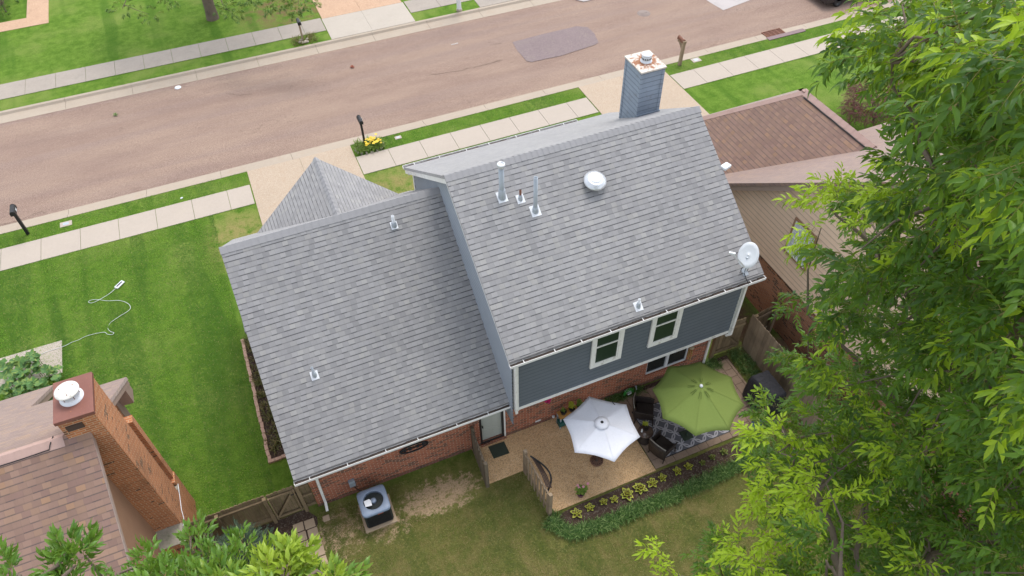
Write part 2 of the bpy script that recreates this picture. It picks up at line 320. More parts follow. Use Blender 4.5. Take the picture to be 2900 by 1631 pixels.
def lawn():
    b=NB('lawn_grass'); p=b.pos(); x,y,z=b.sep(p)
    big=b.noise(p,.35,5,.6); med=b.noise(p,2.2,5,.7); fine=b.noise(b.map(p,(1,1,1)),17,4,.75); bl=b.noise(p,60,2,.8)
    front=b.mix(b.smooth(med,.3,.7),(.080,.165,.016),(.15,.25,.034)); front=b.mix(b.smooth(big,.45,.7),front,(.19,.255,.055))
    # mown stripes
    stripe=b.noise(b.comb(b.ma('ADD',b.ma('MULTIPLY',x,1.1),b.ma('MULTIPLY',y,.05)),b.ma('MULTIPLY',y,.08),0.0),1.0,2,.5); front=b.mix(b.ma('MULTIPLY',b.smooth(stripe,.52,.66),.55),front,(.055,.135,.012))
    back=b.mix(b.smooth(med,.28,.72),(.10,.125,.026),(.19,.18,.055)); back=b.mix(b.ma('MULTIPLY',b.smooth(b.noise(p,1.1,6,.7),.48,.7),.55),back,(.26,.20,.09))
    g=b.mix(b.smooth(y,12.3,10.4),front,back)
    # worn dry turf by the house front and under the far tree
    def spot(cx,cy,rx,ry): 
        q=b.ma('SQRT',b.ma('ADD',b.ma('POWER',b.ma('DIVIDE',b.ma('SUBTRACT',x,cx),rx),2.0),b.ma('POWER',b.ma('DIVIDE',b.ma('SUBTRACT',y,cy),ry),2.0))); return b.smooth(q,1.15,.35)
    dry=b.ma('MAXIMUM',spot(-1.9,23.4,1.6,2.2),spot(6.5,24.2,5.2,1.4)); g=b.mix(b.ma('MULTIPLY',dry,b.smooth(med,.3,.6)),g,(.27,.24,.085))
    g=b.mix(b.ma('MULTIPLY',spot(3.6,41.3,3.2,2.6),b.smooth(b.noise(p,1.6,6,.7),.4,.6)),g,(.20,.14,.065))
    dirtn=b.noise(p,2.6,7,.75)
    d=b.ma('MAXIMUM',spot(1.7,10.15,1.7,.75),b.ma('MAXIMUM',b.ma('MULTIPLY',spot(-1.2,10.2,1.1,1.0),.8),b.ma('MULTIPLY',spot(.1,9.8,.9,.6),.75)))
    d=b.ma('MULTIPLY',b.smooth(b.ma('ADD',b.noise(p,4.5,8,.8),b.ma('MULTIPLY',d,.22)),.60,.72),b.smooth(d,.0,.45)); g=b.mix(d,g,b.mix(b.noise(p,24,3,.8),(.30,.20,.11),(.56,.42,.27)))
    dk=b.ma('MAXIMUM',spot(-3.0,10.6,1.2,1.3),spot(13.1,13.0,1.5,3.0)); g=b.mix(b.ma('MULTIPLY',dk,b.smooth(dirtn,.35,.5)),g,(.10,.06,.04))
    g=b.mix(b.smooth(x,12.95,13.3) if False else b.ma('MULTIPLY',b.smooth(x,12.9,13.3),b.smooth(y,11.2,10.9)),g,b.mix(dirtn,(.10,.065,.04),(.22,.15,.09)))
    g=b.mix(1.0,g,b.ma('ADD',.50,b.ma('MULTIPLY',fine,1.0)),'MULTIPLY'); g=b.mix(1.0,g,b.ma('ADD',.55,b.ma('MULTIPLY',bl,.9)),'MULTIPLY')
    b.bump(b.ma('ADD',fine,bl),.9,.03)
    return b.fin(g,.95,0,.1)
M['lawn']=lawn()
RZ=-.105; YR0,YR1=28.2,36.0
g=MB(); ys=[-140,27.56,27.70,36.75,36.88,260]; zs=[0,0,-.16,-.16,0,0]
g.add([(x,y,z) for y,z in zip(ys,zs) for x in (-200,200)],[(2*i,2*i+1,2*i+3,2*i+2) for i in range(5)])
tag(g.build('ground',M['lawn']),kind='structure')
g=MB(); g.add([(-200,YR0-.02,RZ),(200,YR0-.02,RZ),(200,32,RZ+.04),(-200,32,RZ+.04),(-200,YR1+.02,RZ),(200,YR1+.02,RZ)],[(0,1,2,3),(3,2,5,4)])
tag(g.build('road',M['asphalt']),kind='structure')
def kerb(ya,yb,yc,s):   # profile: back of kerb, lip, gutter pan
    g=MB(); x=-60
    while x<70:
        x1=x+3.05
        pr=[(ya,-.15),(ya,.018),(ya+s*.16,.012),(ya+s*.24,-.085),(yc,RZ+.006),(yc,-.15)]
        n=len(pr); g.add([(xx,y,z) for xx in (x+.006,x1-.006) for y,z in pr],[(i,(i+1)%n,n+(i+1)%n,n+i) for i in range(n)]+[tuple(range(n)),tuple(range(2*n-1,n-1,-1))]); x=x1
    return tag(g.build('kerb',M['kerb']),kind='structure')
kerb(27.56,0,28.22,1); kerb(36.88,0,35.98,-1)
def slabs(name,xs,y0,y1,mat,z=.022,gap=.008):
    g=MB()
    for a,b_ in zip(xs[:-1],xs[1:]): g.box((a+gap,y0,-.05),(b_-gap,y1,z))
    return tag(g.build(name,mat),kind='structure')
xs=[-9.12+1.43*i for i in range(-20,6)]+[-1.02]; slabs('sidewalk',xs,25.33,26.62,M['sidewalk'])
xs=[3.56]+[5.0+1.45*i for i in range(0,7)]+[14.76]; slabs('sidewalk',xs,25.33,26.62,M['sidewalk'])
xs=[19.34]+[20.65+1.5*i for i in range(0,22)]; slabs('sidewalk',xs,25.36,26.66,M['sidewalk'])
xs=[-8.53+1.39*i for i in range(-20,9)]+[3.82,4.94]; slabs('sidewalk',xs,37.95,39.4,M['sidewalkg'])
xs=[9.66,11.4,13.3]; slabs('sidewalk',xs,37.9,39.3,M['sidewalkg'])
slabs('driveway',[-.98,1.28,3.54],19.4,27.55,M['drive'],z=.026,gap=.004)
slabs('driveway',[14.8,17.05,19.3],17.5,27.55,M['drive'],z=.026,gap=.004)
slabs('driveway',[4.97,7.2,9.6],36.9,39.25,M['drivel'],z=.026,gap=.004)
slabs('driveway',[5.0,7.2,9.55],39.27,52,M['walkn'],z=.022,gap=.004)
slabs('driveway',[13.36,18.5],36.9,50,M['sidewalkg'],z=.026,gap=.004)
slabs('driveway',[-17.0,-14,-11.35],19,27.55,M['drive'],z=.026,gap=.004)
slabs('path',[-10.0,-8.86],45.1,60,M['walkn'],z=.02,gap=.003); slabs('path',[-30,-13,-10.0],45.1,46.2,M['walkn'],z=.02,gap=.003)
slabs('path',[-14,-8.42],19.3,20.8,M['sidewalk'],z=.02,gap=.003)
def sheet(name,poly,mat,z,th=.0,kind='structure',rough=0):
    P=[Vector((p[0],p[1],z)) for p in poly]
    if rough:
        o=[];n=len(P)
        for i in range(n):
            a,b_=P[i],P[(i+1)%n]; k_=max(1,int((b_-a).length/.25))
            for j in range(k_):
                q=a.lerp(b_,j/k_); o.append(q+Vector((random.uniform(-rough,rough),random.uniform(-rough,rough),0)))
        P=o
    g=MB(); 
    if th: g.prism(P,(0,0,-th))
    else: g.add(P,[tuple(range(len(P)))])
    return tag(g.build(name,mat),kind=kind)
# dark repair patch, pale patch
rz=lambda i,x,y:at(Q(i,x,y),RZ+.03)
sheet('road_patch',[rz(2,a,b) for a,b in ((5,425),(250,360),(650,265),(760,275),(830,340),(870,430),(840,450),(500,560),(200,625),(150,615),(60,520))][::-1],M['patch'],RZ+.045,rough=.012)
sheet('road_patch',[rz(2,a,b) for a,b in ((1950,0),(2125,105),(2400,0),(2500,-80),(1900,-60))][::-1],M['patchl'],RZ+.045,rough=.01)
sheet('road_patch',[rz(2,a,b) for a,b in ((640,0),(720,20),(870,-20),(800,-60),(650,-50))][::-1],M['patchl'],RZ+.046,rough=.02)
sheet('road_patch',[rz(4,a,b) for a,b in ((500,200),(520,215),(590,200),(600,165),(575,175),(540,190))][::-1],M['patchl'],RZ+.02,rough=.004)
for pts_ in (((1,1740,755),(1,1850,745),(1,1960,728),(1,2060,715),(1,2130,690),(1,2260,665),(1,2370,635),(1,2500,598)),((4,0,815),(4,190,770),(4,330,715),(4,420,678),(4,470,690)),((1,2330,425),(1,2400,445),(1,2490,435)),((2,800,20),(2,890,80)),((0,2280,940),(0,2420,960),(0,2560,940))):
    g=MB(); P_=[rz(*q_) for q_ in pts_]; top=[];bot=[]
    for a_,b__ in zip(P_[:-1],P_[1:]):
        for k_ in range(5):
            q_=a_.lerp(b__,k_/5)+Vector((random.uniform(-.02,.02),random.uniform(-.03,.03),.018)); w_=random.uniform(.004,.012); top.append(q_+Vector((0,w_,0))); bot.append(q_-Vector((0,w_,0)))
    n_=len(top); g.add(top+bot,[(i,n_+i,n_+i+1,i+1) for i in range(n_-1)]); tag(g.build('road_crack',M['soil']),kind='structure')
# patio, pavers and planting bed
sheet('patio',[(3.1,11.2),(3.12,9.92),(4.32,9.92),(4.55,8.36),(7.86,8.36),(7.84,10.0),(8.02,11.2)],M['patio'],.03,.06)
sheet('patio',[(3.1,11.2),(3.12,9.92),(4.25,9.92),(4.4,10.9),(4.43,11.2)],M['patio'],.034,0)
g=MB()
x=7.88; i=0
while x<12.1:
    y=8.4; wx=(.40,.30,.46)[i%3]
    while y<11.0:
        hy=random.choice((.30,.40,.46)); 
        if y+hy>11.0: hy=11.0-y
        if hy>.08: g.box((x+.007,y+.007,-.03),(min(x+wx,12.15)-.007,y+hy-.007,.028+random.uniform(0,.006)))
        y+=hy
    x+=wx;i+=1
tag(g.build('pavers',M['paver'],rand=True),kind='structure')
sheet('soil',[(7.9,8.4),(12.1,8.4),(12.2,11.15),(8.0,11.15)],M['soil'],.008)
bedo=[at(Q(14,a,b)) for a,b in ((495,812),(1450,402),(2450,5))]
bedi=[at(Q(14,a,b)) for a,b in ((2480,150),(2250,330),(1640,620),(900,880),(520,980),(440,900))]
sheet('soil',[ (p.x,p.y) for p in bedo+bedi][::-1],M['soil'],.012,rough=.02)
sheet('soil',[(-2.62,18.3),(-2.62,13.28),(-1.75,13.28),(-1.75,18.3)][::-1],M['soil'],.012)
sheet('soil',[(-3.4,11.25),(-2.0,11.3),(-1.7,10.95),(-2.5,9.0),(-3.6,9.0)][::-1],M['soil'],.006,rough=.05)
# ------------------------------------------------------------------ building helpers
def slab(mb,P,th):      # roof slab: outline points (CCW seen from above) given a thickness straight down
    mb.prism([Vector(p) for p in P],(0,0,-th)); return mb
def lap(mb,org,d,nr,z0,z1,ext,board=.15,out=.022):
    """lap siding: org + d*s, outward normal nr, ext(z)->(s0,s1)"""
    org=Vector(org);d=Vector(d);nr=Vector(nr); z=z0
    while z<z1-1e-3:
        zt=min(z+board,z1); a0,a1=ext(z); b0,b1=ext(zt)
        if a1-a0>.02:
            if b1<b0: b0=b1=(a0+a1)/2
            up=Vector((0,0,1)); pb=lambda s,zz,o:org+d*s+up*zz+nr*o
            mb.add([pb(a0,z,out),pb(a1,z,out),pb(b1,zt,.002),pb(b0,zt,.002),pb(a0,z,-.02),pb(a1,z,-.02)],[(0,1,2,3),(4,5,1,0)])
        z=zt
    return mb
def ridgecap(mb,a,b,w,m1,m2,seg=.3,side=None):
    """row of lapped cap shingles from a to b; m1/m2 slopes down either side"""
    a=Vector(a);b=Vector(b);L=(b-a).length;d=(b-a)/L; s=side or Vector((0,0,1)).cross(d).normalized(); n=int(L/seg)
    for i in range(n):
        p=a+d*(i*L/n); q=a+d*((i+1)*L/n+.02); h0=.022+.004*random.random(); h1=.012
        up=Vector((0,0,1))
        mb.add([p+up*h0,q+up*h1,q+up*(h1-m1*w)+s*w,p+up*(h0-m1*w)+s*w,q+up*(h1-m2*w)-s*w,p+up*(h0-m2*w)-s*w,
                p+up*(h0-m1*w-.03)+s*w,q+up*(h1-m1*w-.03)+s*w,p+up*(h0-m2*w-.03)-s*w,q+up*(h1-m2*w-.03)-s*w],
               [(0,3,2,1),(0,1,4,5),(3,6,7,2),(5,4,9,8)])
def gutter(parent,x0,x1,y,z,s=1,hang=.8,label=None):
    """half-open gutter along X; outer lip at y, house on the +s side"""
    g=MB(); w_=.125
    g.box((x0,y,z-.075),(x1,y+s*.010,z+.008)); g.box((x0,y,z-.08),(x1,y+s*w_,z-.072)); g.box((x0,y+s*(w_-.01),z-.075),(x1,y+s*w_,z-.01))
    g.box((x0-.008,y,z-.08),(x0,y+s*w_,z)); g.box((x1,y,z-.08),(x1+.008,y+s*w_,z))
    o=g.build('gutter',M['gutter'],parent)
    d=MB(); n=int((x1-x0)/.2)
    for i in range(n):
        xa=x0+(x1-x0)*i/n; h=random.uniform(-.085,-.05); d.box((xa,y+s*.011,z-.071),(xa+(x1-x0)/n,y+s*(w_-.011),z+h+.02))
    d.build('debris',M['gutin'],o)
    n=int((x1-x0)/hang)
    for i in range(n): 
        h=MB(); xa=x0+(i+.4)*(x1-x0)/n+random.uniform(-.08,.08); h.box((xa-.009,y+.004*s,z-.01),(xa+.009,y+s*w_,z+.009)); h.build('gutter_hanger',M['gutter'],o)
    return o
def vent(parent,p,h,r,slope,dr=1,cap=True,mat=None,flash=.17,boot=.07):
    """plumbing vent on a roof whose surface point is p and slope dz/dy = slope"""
    p=Vector(p); T=Matrix.Rotation(math.atan(slope),3,'X')
    f=MB(); f.obox(p+Vector((0,0,.012)),(flash*1.3,flash*1.5,.012),M=T); fo=f.build('flashing',M['pvc'],parent)
    q=MB(); q.lathe([(r+.035,-.02),(r+.03,.03),(r+.018,boot+.04),(r+.006,boot+.05)],p,16); q.build('boot',M['metal'],fo)
    g=MB(); g.lathe([(r,-.05),(r,h),(r*.86,h),(r*.86,h-.06),(.0,h-.06)],p,16); o=g.build('vent_pipe',mat or M['pvc'],parent)
    return o
# ================================================================== the grey house
WY=11.21; SY=10.6; mm=.6686; mw=.81
XL,XR,YE,ZE,YR,ZR,YF,ZF=4.02,11.56,10.1,5.09,14.37,7.95,19.15,4.75
house=thing('grey_house','grey shingled two-level house with slate blue siding over red brick in the middle','house',(4.2,11.2,0))
# walls
g=MB(); 
def wallx(mb,x0,x1,y,z0,z1,holes=(),th=.12):
    xs_=sorted({x0,x1,*[h[0] for h in holes],*[h[1] for h in holes]}); zs_=sorted({z0,z1,*[h[2] for h in holes],*[h[3] for h in holes]})
    for a,b_ in zip(xs_[:-1],xs_[1:]):
        for c,d_ in zip(zs_[:-1],zs_[1:]):
            if any(h[0]<(a+b_)/2<h[1] and h[2]<(c+d_)/2<h[3] for h in holes): continue
            mb.add([(a,y,c),(b_,y,c),(b_,y,d_),(a,y,d_)],[(0,1,2,3)])
    for h in holes:
        a,b_,c,d_=h; mb.add([(a,y,c),(b_,y,c),(b_,y,d_),(a,y,d_),(a,y+th,c),(b_,y+th,c),(b_,y+th,d_),(a,y+th,d_)],[(0,4,5,1),(1,5,6,2),(2,6,7,3),(3,7,4,0)])
DX0,DX1,DZ=3.41,4.20,2.06
WX0,WX1,WZ0,WZ1=9.06,10.56,.52,1.98
wallx(g,-1.62,11.36,WY,.16,2.42,[(DX0,DX1,.16,DZ),(WX0,WX1,WZ0,WZ1)])
g.box((-1.60,11.24,0),(-1.5,19.5,2.5)); g.box((11.26,11.24,0),(11.36,19.0,2.5))
g.build('brick_wall',M['brick'],house)
g=MB(); wallx(g,-1.62,11.36,WY-.004,-.02,.162,[(DX0-.02,DX1+.02,.05,.163)]); g.build('brick_base',M['brickc'],house)
g=MB(); 
for i in range(20): g.box((WX0-.02+i*.077,WY-.03,WZ0-.075),(WX0-.02+i*.077+.066,WY+.02,WZ0-.002))
g.build('window_sill',M['brick'],house)
# cantilevered upper floor
SX0=ay(Q(10,40,1190),SY).x; SX1=ay(Q(10,2195,425),SY).x; SZ=2.28
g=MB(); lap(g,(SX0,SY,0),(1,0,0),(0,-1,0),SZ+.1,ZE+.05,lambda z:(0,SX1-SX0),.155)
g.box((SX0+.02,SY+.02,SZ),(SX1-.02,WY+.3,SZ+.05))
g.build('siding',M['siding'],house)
def rz_(y): return ZE+mm*(y-YE) if y<YR else ZR-(ZR-ZF)/(YF-YR)*(y-YR)
LX=4.24
g=MB()
def gext(z):
    a=max(SY,YE+(z-ZE+.1)/mm); b_=min(18.85,YR+(ZR-z-.1)*(YF-YR)/(ZR-ZF)); return (a-SY,b_-SY)
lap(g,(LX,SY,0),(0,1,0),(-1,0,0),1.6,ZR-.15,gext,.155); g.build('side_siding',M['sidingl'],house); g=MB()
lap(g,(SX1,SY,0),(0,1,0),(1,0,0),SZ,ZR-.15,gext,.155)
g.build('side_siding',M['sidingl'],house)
g=MB(); g.box((SX0-.05,SY-.05,SZ-.02),(SX0+.07,SY+.10,ZE-.05)); g.build('corner_board',M['white'],house)
g=MB(); g.box((SX1-.08,SY-.05,SZ-.02),(SX1+.03,SY+.08,ZE-.05)); g.build('corner_board',M['white'],house)
g=MB(); g.box((SX0+.071,SY-.035,SZ),(SX1-.081,SY+.03,SZ+.115)); g.build('trim_board',M['white'],house)
# front wall (street side)
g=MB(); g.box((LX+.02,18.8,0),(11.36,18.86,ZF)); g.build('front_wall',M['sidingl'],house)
g=MB(); g.box((LX-.04,18.75,2.0),(LX+.03,18.88,ZF-.1)); g.build('corner_board',M['white'],house)
# roofs
def gableroof(parent,x0,x1,ye,ze,yr,zr,yf,zf,mat,th=.10):
    g=MB(); m1=(zr-ze)/(yr-ye)
    slab(g,[(x0,ye+.11,ze+m1*.11+.01),(x1,ye+.11,ze+m1*.11+.01),(x1,yr,zr),(x0,yr,zr)],th)
    slab(g,[(x0,yr,zr),(x1,yr,zr),(x1,yf,zf),(x0,yf,zf)],th)
    return g.build('roof',mat,parent)
rf=gableroof(house,XL,XR,YE,ZE,YR,ZR,YF,ZF,M['roof'])
g=MB(); ridgecap(g,(XL-.01,YR,ZR),(XR+.01,YR,ZR),.15,mm,.67,.16); g.build('ridge_cap',M['capg'],rf)
g=MB()
for x in (XL+.02,XR-.05):
    g.prism([(x,YE+.13,ZE-.03),(x,YR,ZR-.105),(x,YF,ZF-.105),(x,YF,ZF-.26),(x,YR,ZR-.27),(x,YE+.13,ZE-.19)],(.03,0,0))
g.box((XL+.05,YE+.12,ZE-.16),(XR-.06,YE+.14,ZE+.04)); g.box((XL+.05,YF-.02,ZF-.26),(XR-.06,YF,ZF-.08))
g.box((XL+.05,18.87,ZF-.14),(XR-.06,YF-.03,ZF-.12)); g.box((XL+.05,YE+.15,ZE-.12),(XR-.06,SY-.05,ZE-.10))
g.build('fascia',M['white'],house)
gutter(house,XL-.01,XR+.02,YE,ZE,1); gutter(house,XL-.01,10.35,YF+.13,ZF-.02,-1)
# wing roof
WL,WE,WZ,WR,WRZ=-1.87,10.75,2.30,15.83,6.39
rf2=gableroof(house,WL,LX+.0,WE,WZ,WR,WRZ,20.0,WRZ-mw*(20-WR),M['roof'])
g=MB(); ridgecap(g,(WL-.01,WR,WRZ),(LX-.01,WR,WRZ),.15,mw,mw,.2); g.build('ridge_cap',M['capg'],rf2)
g=MB(); x=WL+.03; g.prism([(x,WE+.13,WZ-.03),(x,WR,WRZ-.105),(x,20,3.0-.105),(x,20,2.8),(x,WR,WRZ-.3),(x,WE+.13,WZ-.2)],(.03,0,0)); g.box((WL+.07,WE+.12,WZ-.16),(SX0-.06,WE+.14,WZ+.05)); g.box((WL+.07,WE+.16,WZ-.13),(LX-.05,WY-.01,WZ-.11)); g.build('fascia',M['white'],house)
g=MB(); g.add([(-1.5,11.3,2.3),(-1.5,WR,WRZ-.15),(-1.5,20,3.0)],[(0,2,1)]); g.build('gable',M['sidingl'],house)
GXR=ay(D(1285,1022),WE).x
gutter(house,WL-.01,GXR,WE,WZ,1,.95)
# garage gable roof towards the street
GY,GX=19.2,1.35; GZ=5.95; mg=(5.95-3.5)/(3.91-1.35); e=3.55
g=MB()
slab(g,[(GX-e,16.25,GZ-mg*e),(GX,16.25,GZ),(GX,GY,GZ),(GX-e,GY,GZ-mg*e)][::-1],.1)
slab(g,[(GX,16.25,GZ),(GX+e-.25,16.25,GZ-mg*(e-.25)),(GX+e-.25,GY,GZ-mg*(e-.25)),(GX,GY,GZ)][::-1],.1)
gr=g.build('roof',M['roof'],house)
g=MB(); ridgecap(g,(GX,15.7,GZ),(GX,GY+.01,GZ),.09,mg,mg,.2); g.build('ridge_cap',M['capg'],gr)
g=MB(); g.prism([(GX-e+.2,19.0,GZ-mg*e),(GX+e-.4,19.0,GZ-mg*e),(GX,19.0,GZ-.15)],(0,-.1,0)); g.box((GX-e+.3,18.9,0),(GX+e-.5,19.0,3.3)); g.build('front_wall',M['sidingl'],house)
# chimney
ch=thing('chimney',None,None); ch.parent=house; ch.location=-house.location+house.location; 
CX0,CX1,CY0,CY1,CZ=10.47,11.20,15.75,16.66,8.55
ch.location=Vector((CX0,CY0,6))-house.location
def chz(y): return ZR-.67*(y-YR)-.15
g=MB()
for (o,d,n,L,zb) in (((CX0,CY0,0),(1,0,0),(0,-1,0),CX1-CX0,chz(CY0)),((CX0,CY0,0),(0,1,0),(-1,0,0),CY1-CY0,chz(CY1)),((CX1,CY0,0),(0,1,0),(1,0,0),CY1-CY0,chz(CY1)),((CX0,CY1,0),(1,0,0),(0,1,0),CX1-CX0,chz(CY1))):
    lap(g,o,d,n,zb,CZ-.04,lambda z:(0,L),.155,.012)
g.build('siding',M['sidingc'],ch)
g=MB()
for x in (CX0,CX1):
    for y in (CY0,CY1):
        sx=1 if x==CX0 else -1; sy=1 if y==CY0 else -1
        zb=chz(y)
        g.box((x-sx*.022,y-sy*.022,zb),(x+sx*.07,y,CZ-.04)); g.box((x-sx*.0225,y,zb),(x,y+sy*.07,CZ-.041))
g.build('corner_board',M['sidingc'],ch)
def capmat():
    b=NB('rusted_white_cap'); p=b.obj(); n=b.noise(p,7,7,.75); x,y,z=b.sep(p)
    # rust runs around the flue where water pools
    d=b.ma('SQRT',b.ma('ADD',b.ma('POWER',b.ma('SUBTRACT',x,.37),2.0),b.ma('POWER',b.ma('SUBTRACT',y,.45),2.0)))
    k_=b.smooth(b.ma('SUBTRACT',n,b.ma('MULTIPLY',d,.55)),.24,.36)
    c=b.mix(k_,(.62,.57,.50),b.mix(b.noise(p,22,4,.7),(.20,.07,.03),(.42,.20,.10))); return b.fin(c,.7,0,.3)
g=MB(); g.box((CX0-.05,CY0-.05,CZ-.05),(CX1+.05,CY1+.05,CZ)); g.build('cap',capmat(),ch,bevel=.008)
g=MB(); c=((CX0+CX1)/2+.02,(CY0+CY1)/2,CZ); g.lathe([(.17,0),(.17,.03),(.12,.04),(.12,.05),(.14,.07),(.14,.15),(.12,.16)],c,28); g.lathe([(.09,.16),(.09,.2)],c,20); g.lathe([(.0,.262),(.11,.25),(.155,.225),(.16,.205),(.10,.2),(0,.2)][::-1],c,28); g.build('flue_cap',M['pvc'],ch)
g=MB()
for i in range(16): a=i*math.pi/8; g.obox(Vector(c)+Vector((.142*math.cos(a),.142*math.sin(a),.11)),(.006,.03,.055),rz=a)
g.build('louvre',M['black'],ch)
# chimney flashing
g=MB(); g.box((CX0-.03,CY0-.06,chz(CY0)),(CX1+.03,CY0-.024,chz(CY0)+.24)); g.build('flashing',M['sidingc'],ch)
# upper windows
def window(parent,x0,x1,z0,z1,y,trim=.115,mat='white',lites=(1,),cur=.45,pane='glass'):
    wd=thing('window',None,None); wd.parent=parent; wd.location=Vector((x0,y,z0))-rootloc(parent)
    f=MB(); t=trim
    f.box((x0,y-.03,z0),(x1,y+.05,z0+t)); f.box((x0,y-.03,z1-t),(x1,y+.02,z1)); f.box((x0,y-.03,z0+t),(x0+t,y+.02,z1-t)); f.box((x1-t,y-.03,z0+t),(x1,y+.02,z1-t))
    f.build('frame',M[mat],wd)
    s_=MB(); a,b_,c,d_=x0+t,x1-t,z0+t,z1-t; s=.035; mid=c+(d_-c)*cur
    s_.box((a,y-.012,c),(a+s,y+.03,d_)); s_.box((b_-s,y-.012,c),(b_,y+.03,d_)); s_.box((a+s,y-.012,c),(b_-s,y+.03,c+s)); s_.box((a+s,y-.012,d_-s),(b_-s,y+.03,d_)); s_.box((a+s,y-.02,mid-.022),(b_-s,y+.03,mid+.022))
    s_.build('sash',M[mat],wd)
    p_=MB(); p_.box((a+s,y+.012,c+s),(b_-s,y+.02,mid-.022)); p_.box((a+s,y+.004,mid+.022),(b_-s,y+.016,d_-s)); p_.build('pane',M[pane],wd)
    return wd
a=ay(Q(10,772,797),SY); b_=ay(Q(10,1080,690),SY); window(house,a.x,b_.x,a.z,a.z+1.62,SY-.045,.12,cur=.55)
a=ay(Q(10,1352,585),SY); b_=ay(Q(10,1645,480),SY); window(house,a.x,b_.x,a.z,a.z+1.62,SY-.045,.12,cur=.55)
g=MB(); g.box((SX0+.1,SY-.05,ZE-.12),(SX1-.1,SY-.016,ZE-.02)); g.build('frieze_board',M['white'],house)
# patio window: two sliding lights
wd=thing('window',None,None); wd.parent=house; wd.location=Vector((WX0,WY,WZ0))-house.location
g=MB(); y=WY+.02
g.box((WX0,y,WZ0),(WX1,y+.06,WZ0+.035)); g.box((WX0,y,WZ1-.05),(WX1,y+.06,WZ1)); g.box((WX0,y,WZ0),(WX0+.03,y+.058,WZ1)); g.box((WX1-.035,y,WZ0),(WX1,y+.058,WZ1)); xm=(WX0+WX1)/2; g.box((xm-.05,y-.01,WZ0+.02),(xm+.05,y+.055,WZ1-.02)); g.box((WX0+.03,y+.004,1.36),(xm-.05,y+.05,1.385)); g.box((xm+.05,y+.004,1.36),(WX1-.035,y+.05,1.385)); g.build('frame',M['pvc'],wd)
g=MB(); g.box((WX0+.03,y+.04,WZ0+.03),(WX1-.03,y+.05,WZ1-.03)); g.build('pane',M['glassd'],wd)
# patio door
dr=thing('door',None,None); dr.parent=house; dr.location=Vector((DX0,WY,0))-house.location; y=WY
M['doorp']=paint('pale_green_grey_door',(.44,.46,.41),.5,0,.06,4)
g=MB(); f=.055; g.box((DX0,y-.02,.09),(DX0+f,y+.05,DZ)); g.box((DX1-.03-f,y-.02,.09),(DX1-.03,y+.05,DZ)); g.box((DX0,y-.021,DZ-f),(DX1-.03,y+.05,DZ+.001)); g.box((DX0+f,y-.019,.09),(DX1-.03-f,y+.05,.16)); g.build('storm_frame',M['black'],dr)
g=MB(); g.box((DX0+f,y+.06,.14),(DX1-.03-f,y+.1,DZ)); 
dw=(DX1-.03-f-DX0-f)
for (u0,u1,z0,z1) in ((.12,.46,.28,.62),(.54,.88,.28,.62),(.12,.46,.74,1.28),(.54,.88,.74,1.28)):
    xa=DX0+f+u0*dw; xb=DX0+f+u1*dw
    g.box((xa,y+.054,z0),(xb,y+.061,z0+.025)); g.box((xa,y+.0541,z1-.025),(xb,y+.061,z1)); g.box((xa,y+.0545,z0),(xa+.025,y+.061,z1)); g.box((xb-.025,y+.0545,z0),(xb,y+.061,z1))
g.build('door_panel',M['doorp'],dr)
g=MB()
for i in range(3): g.box((DX0+f+(.1+i*.27)*dw,y+.052,1.42),(DX0+f+(.33+i*.27)*dw,y+.062,1.75))
g.build('pane',paint('bronze_door_glass',(.16,.12,.08),.15,0,.2,6),dr)
g=MB(); g.box((DX0+.07,y+.01,.98),(DX0+.1,y-.05,1.05)); g.build('handle',M['black'],dr)
g=MB(); g.box((DX1-.03,y-.03,.02),(DX1+.02,y+.03,DZ+.02)); g.build('door_trim',M['white'],dr)
g=MB()
for i in range(11): g.box((DX0-.02+i*.077,y-.09,.02),(DX0-.02+i*.077+.067,y+.02,.085))
g.build('threshold',M['brick'],dr)
# downspouts
def downspout(parent,pts,label=None,w_=.075,d_=.055):
    g=MB(); P=[Vector(p) for p in pts]
    for a,b_ in zip(P[:-1],P[1:]): g.beam(a,b_+(b_-a).normalized()*.02,w_,d_,up=(0,1,0))
    return g.build('downspout',M['white'],parent,bevel=.006)
downspout(house,[(-1.30,WE+.09,2.17),(-1.36,WY-.05,2.0),(-1.40,WY-.05,.18),(-1.42,WY-.25,.07)])
downspout(house,[(11.30,WY-.045,2.28),(11.30,WY-.045,.03)])
downspout(house,[(SX1-.03,YE+.1,ZE-.1),(SX1-.03,SY-.09,ZE-.4),(SX1-.03,SY-.09,SZ-.02),(SX1-.12,SY-.02,SZ-.12)])
downspout(house,[(SX0-.02,YE+.1,ZE-.1),(SX0-.02,SY-.09,ZE-.4),(SX0-.02,SY-.09,SZ-.02)])
# roof vents
def onroof(p,pt,n):
    d=ray(p); pt=Vector(pt); n=Vector(n); return CAM+d*((pt-CAM).dot(n)/d.dot(n))
R1=((0,YE,ZE),(0,-mm,1)); R2=((0,WE,WZ),(0,-mw,1))
v=onroof(Q(6,235,675),*R1); vent(house,v,1.12,.055,mm,mat=M['metal'],flash=.2,boot=.1)
v=onroof(Q(5,2475,535),*R1); o=vent(house,v,1.05,.07,mm,mat=M['metal'],flash=.2,boot=.22)
g=MB(); g.lathe([(.095,.98),(.105,1.0),(.105,1.08),(.075,1.1),(.07,1.07),(0,1.07)],v,20); g.build('vent_cap',M['dome'],o)
v=onroof(Q(6,85,555),*R1); vent(house,v,.3,.03,mm,mat=M['rust'],flash=.16,boot=.1)
v=onroof(Q(10,1270,185),*R1); vent(house,v,.3,.032,mm,flash=.17,boot=.1)
v=onroof(Q(5,1390,820),*R2); vent(house,v,.36,.045,mw,flash=.15,boot=.09)
v=onroof(Q(9,590,880),*R2); vent(house,v,.36,.032,mw,mat=M['metal'],flash=.16,boot=.11)
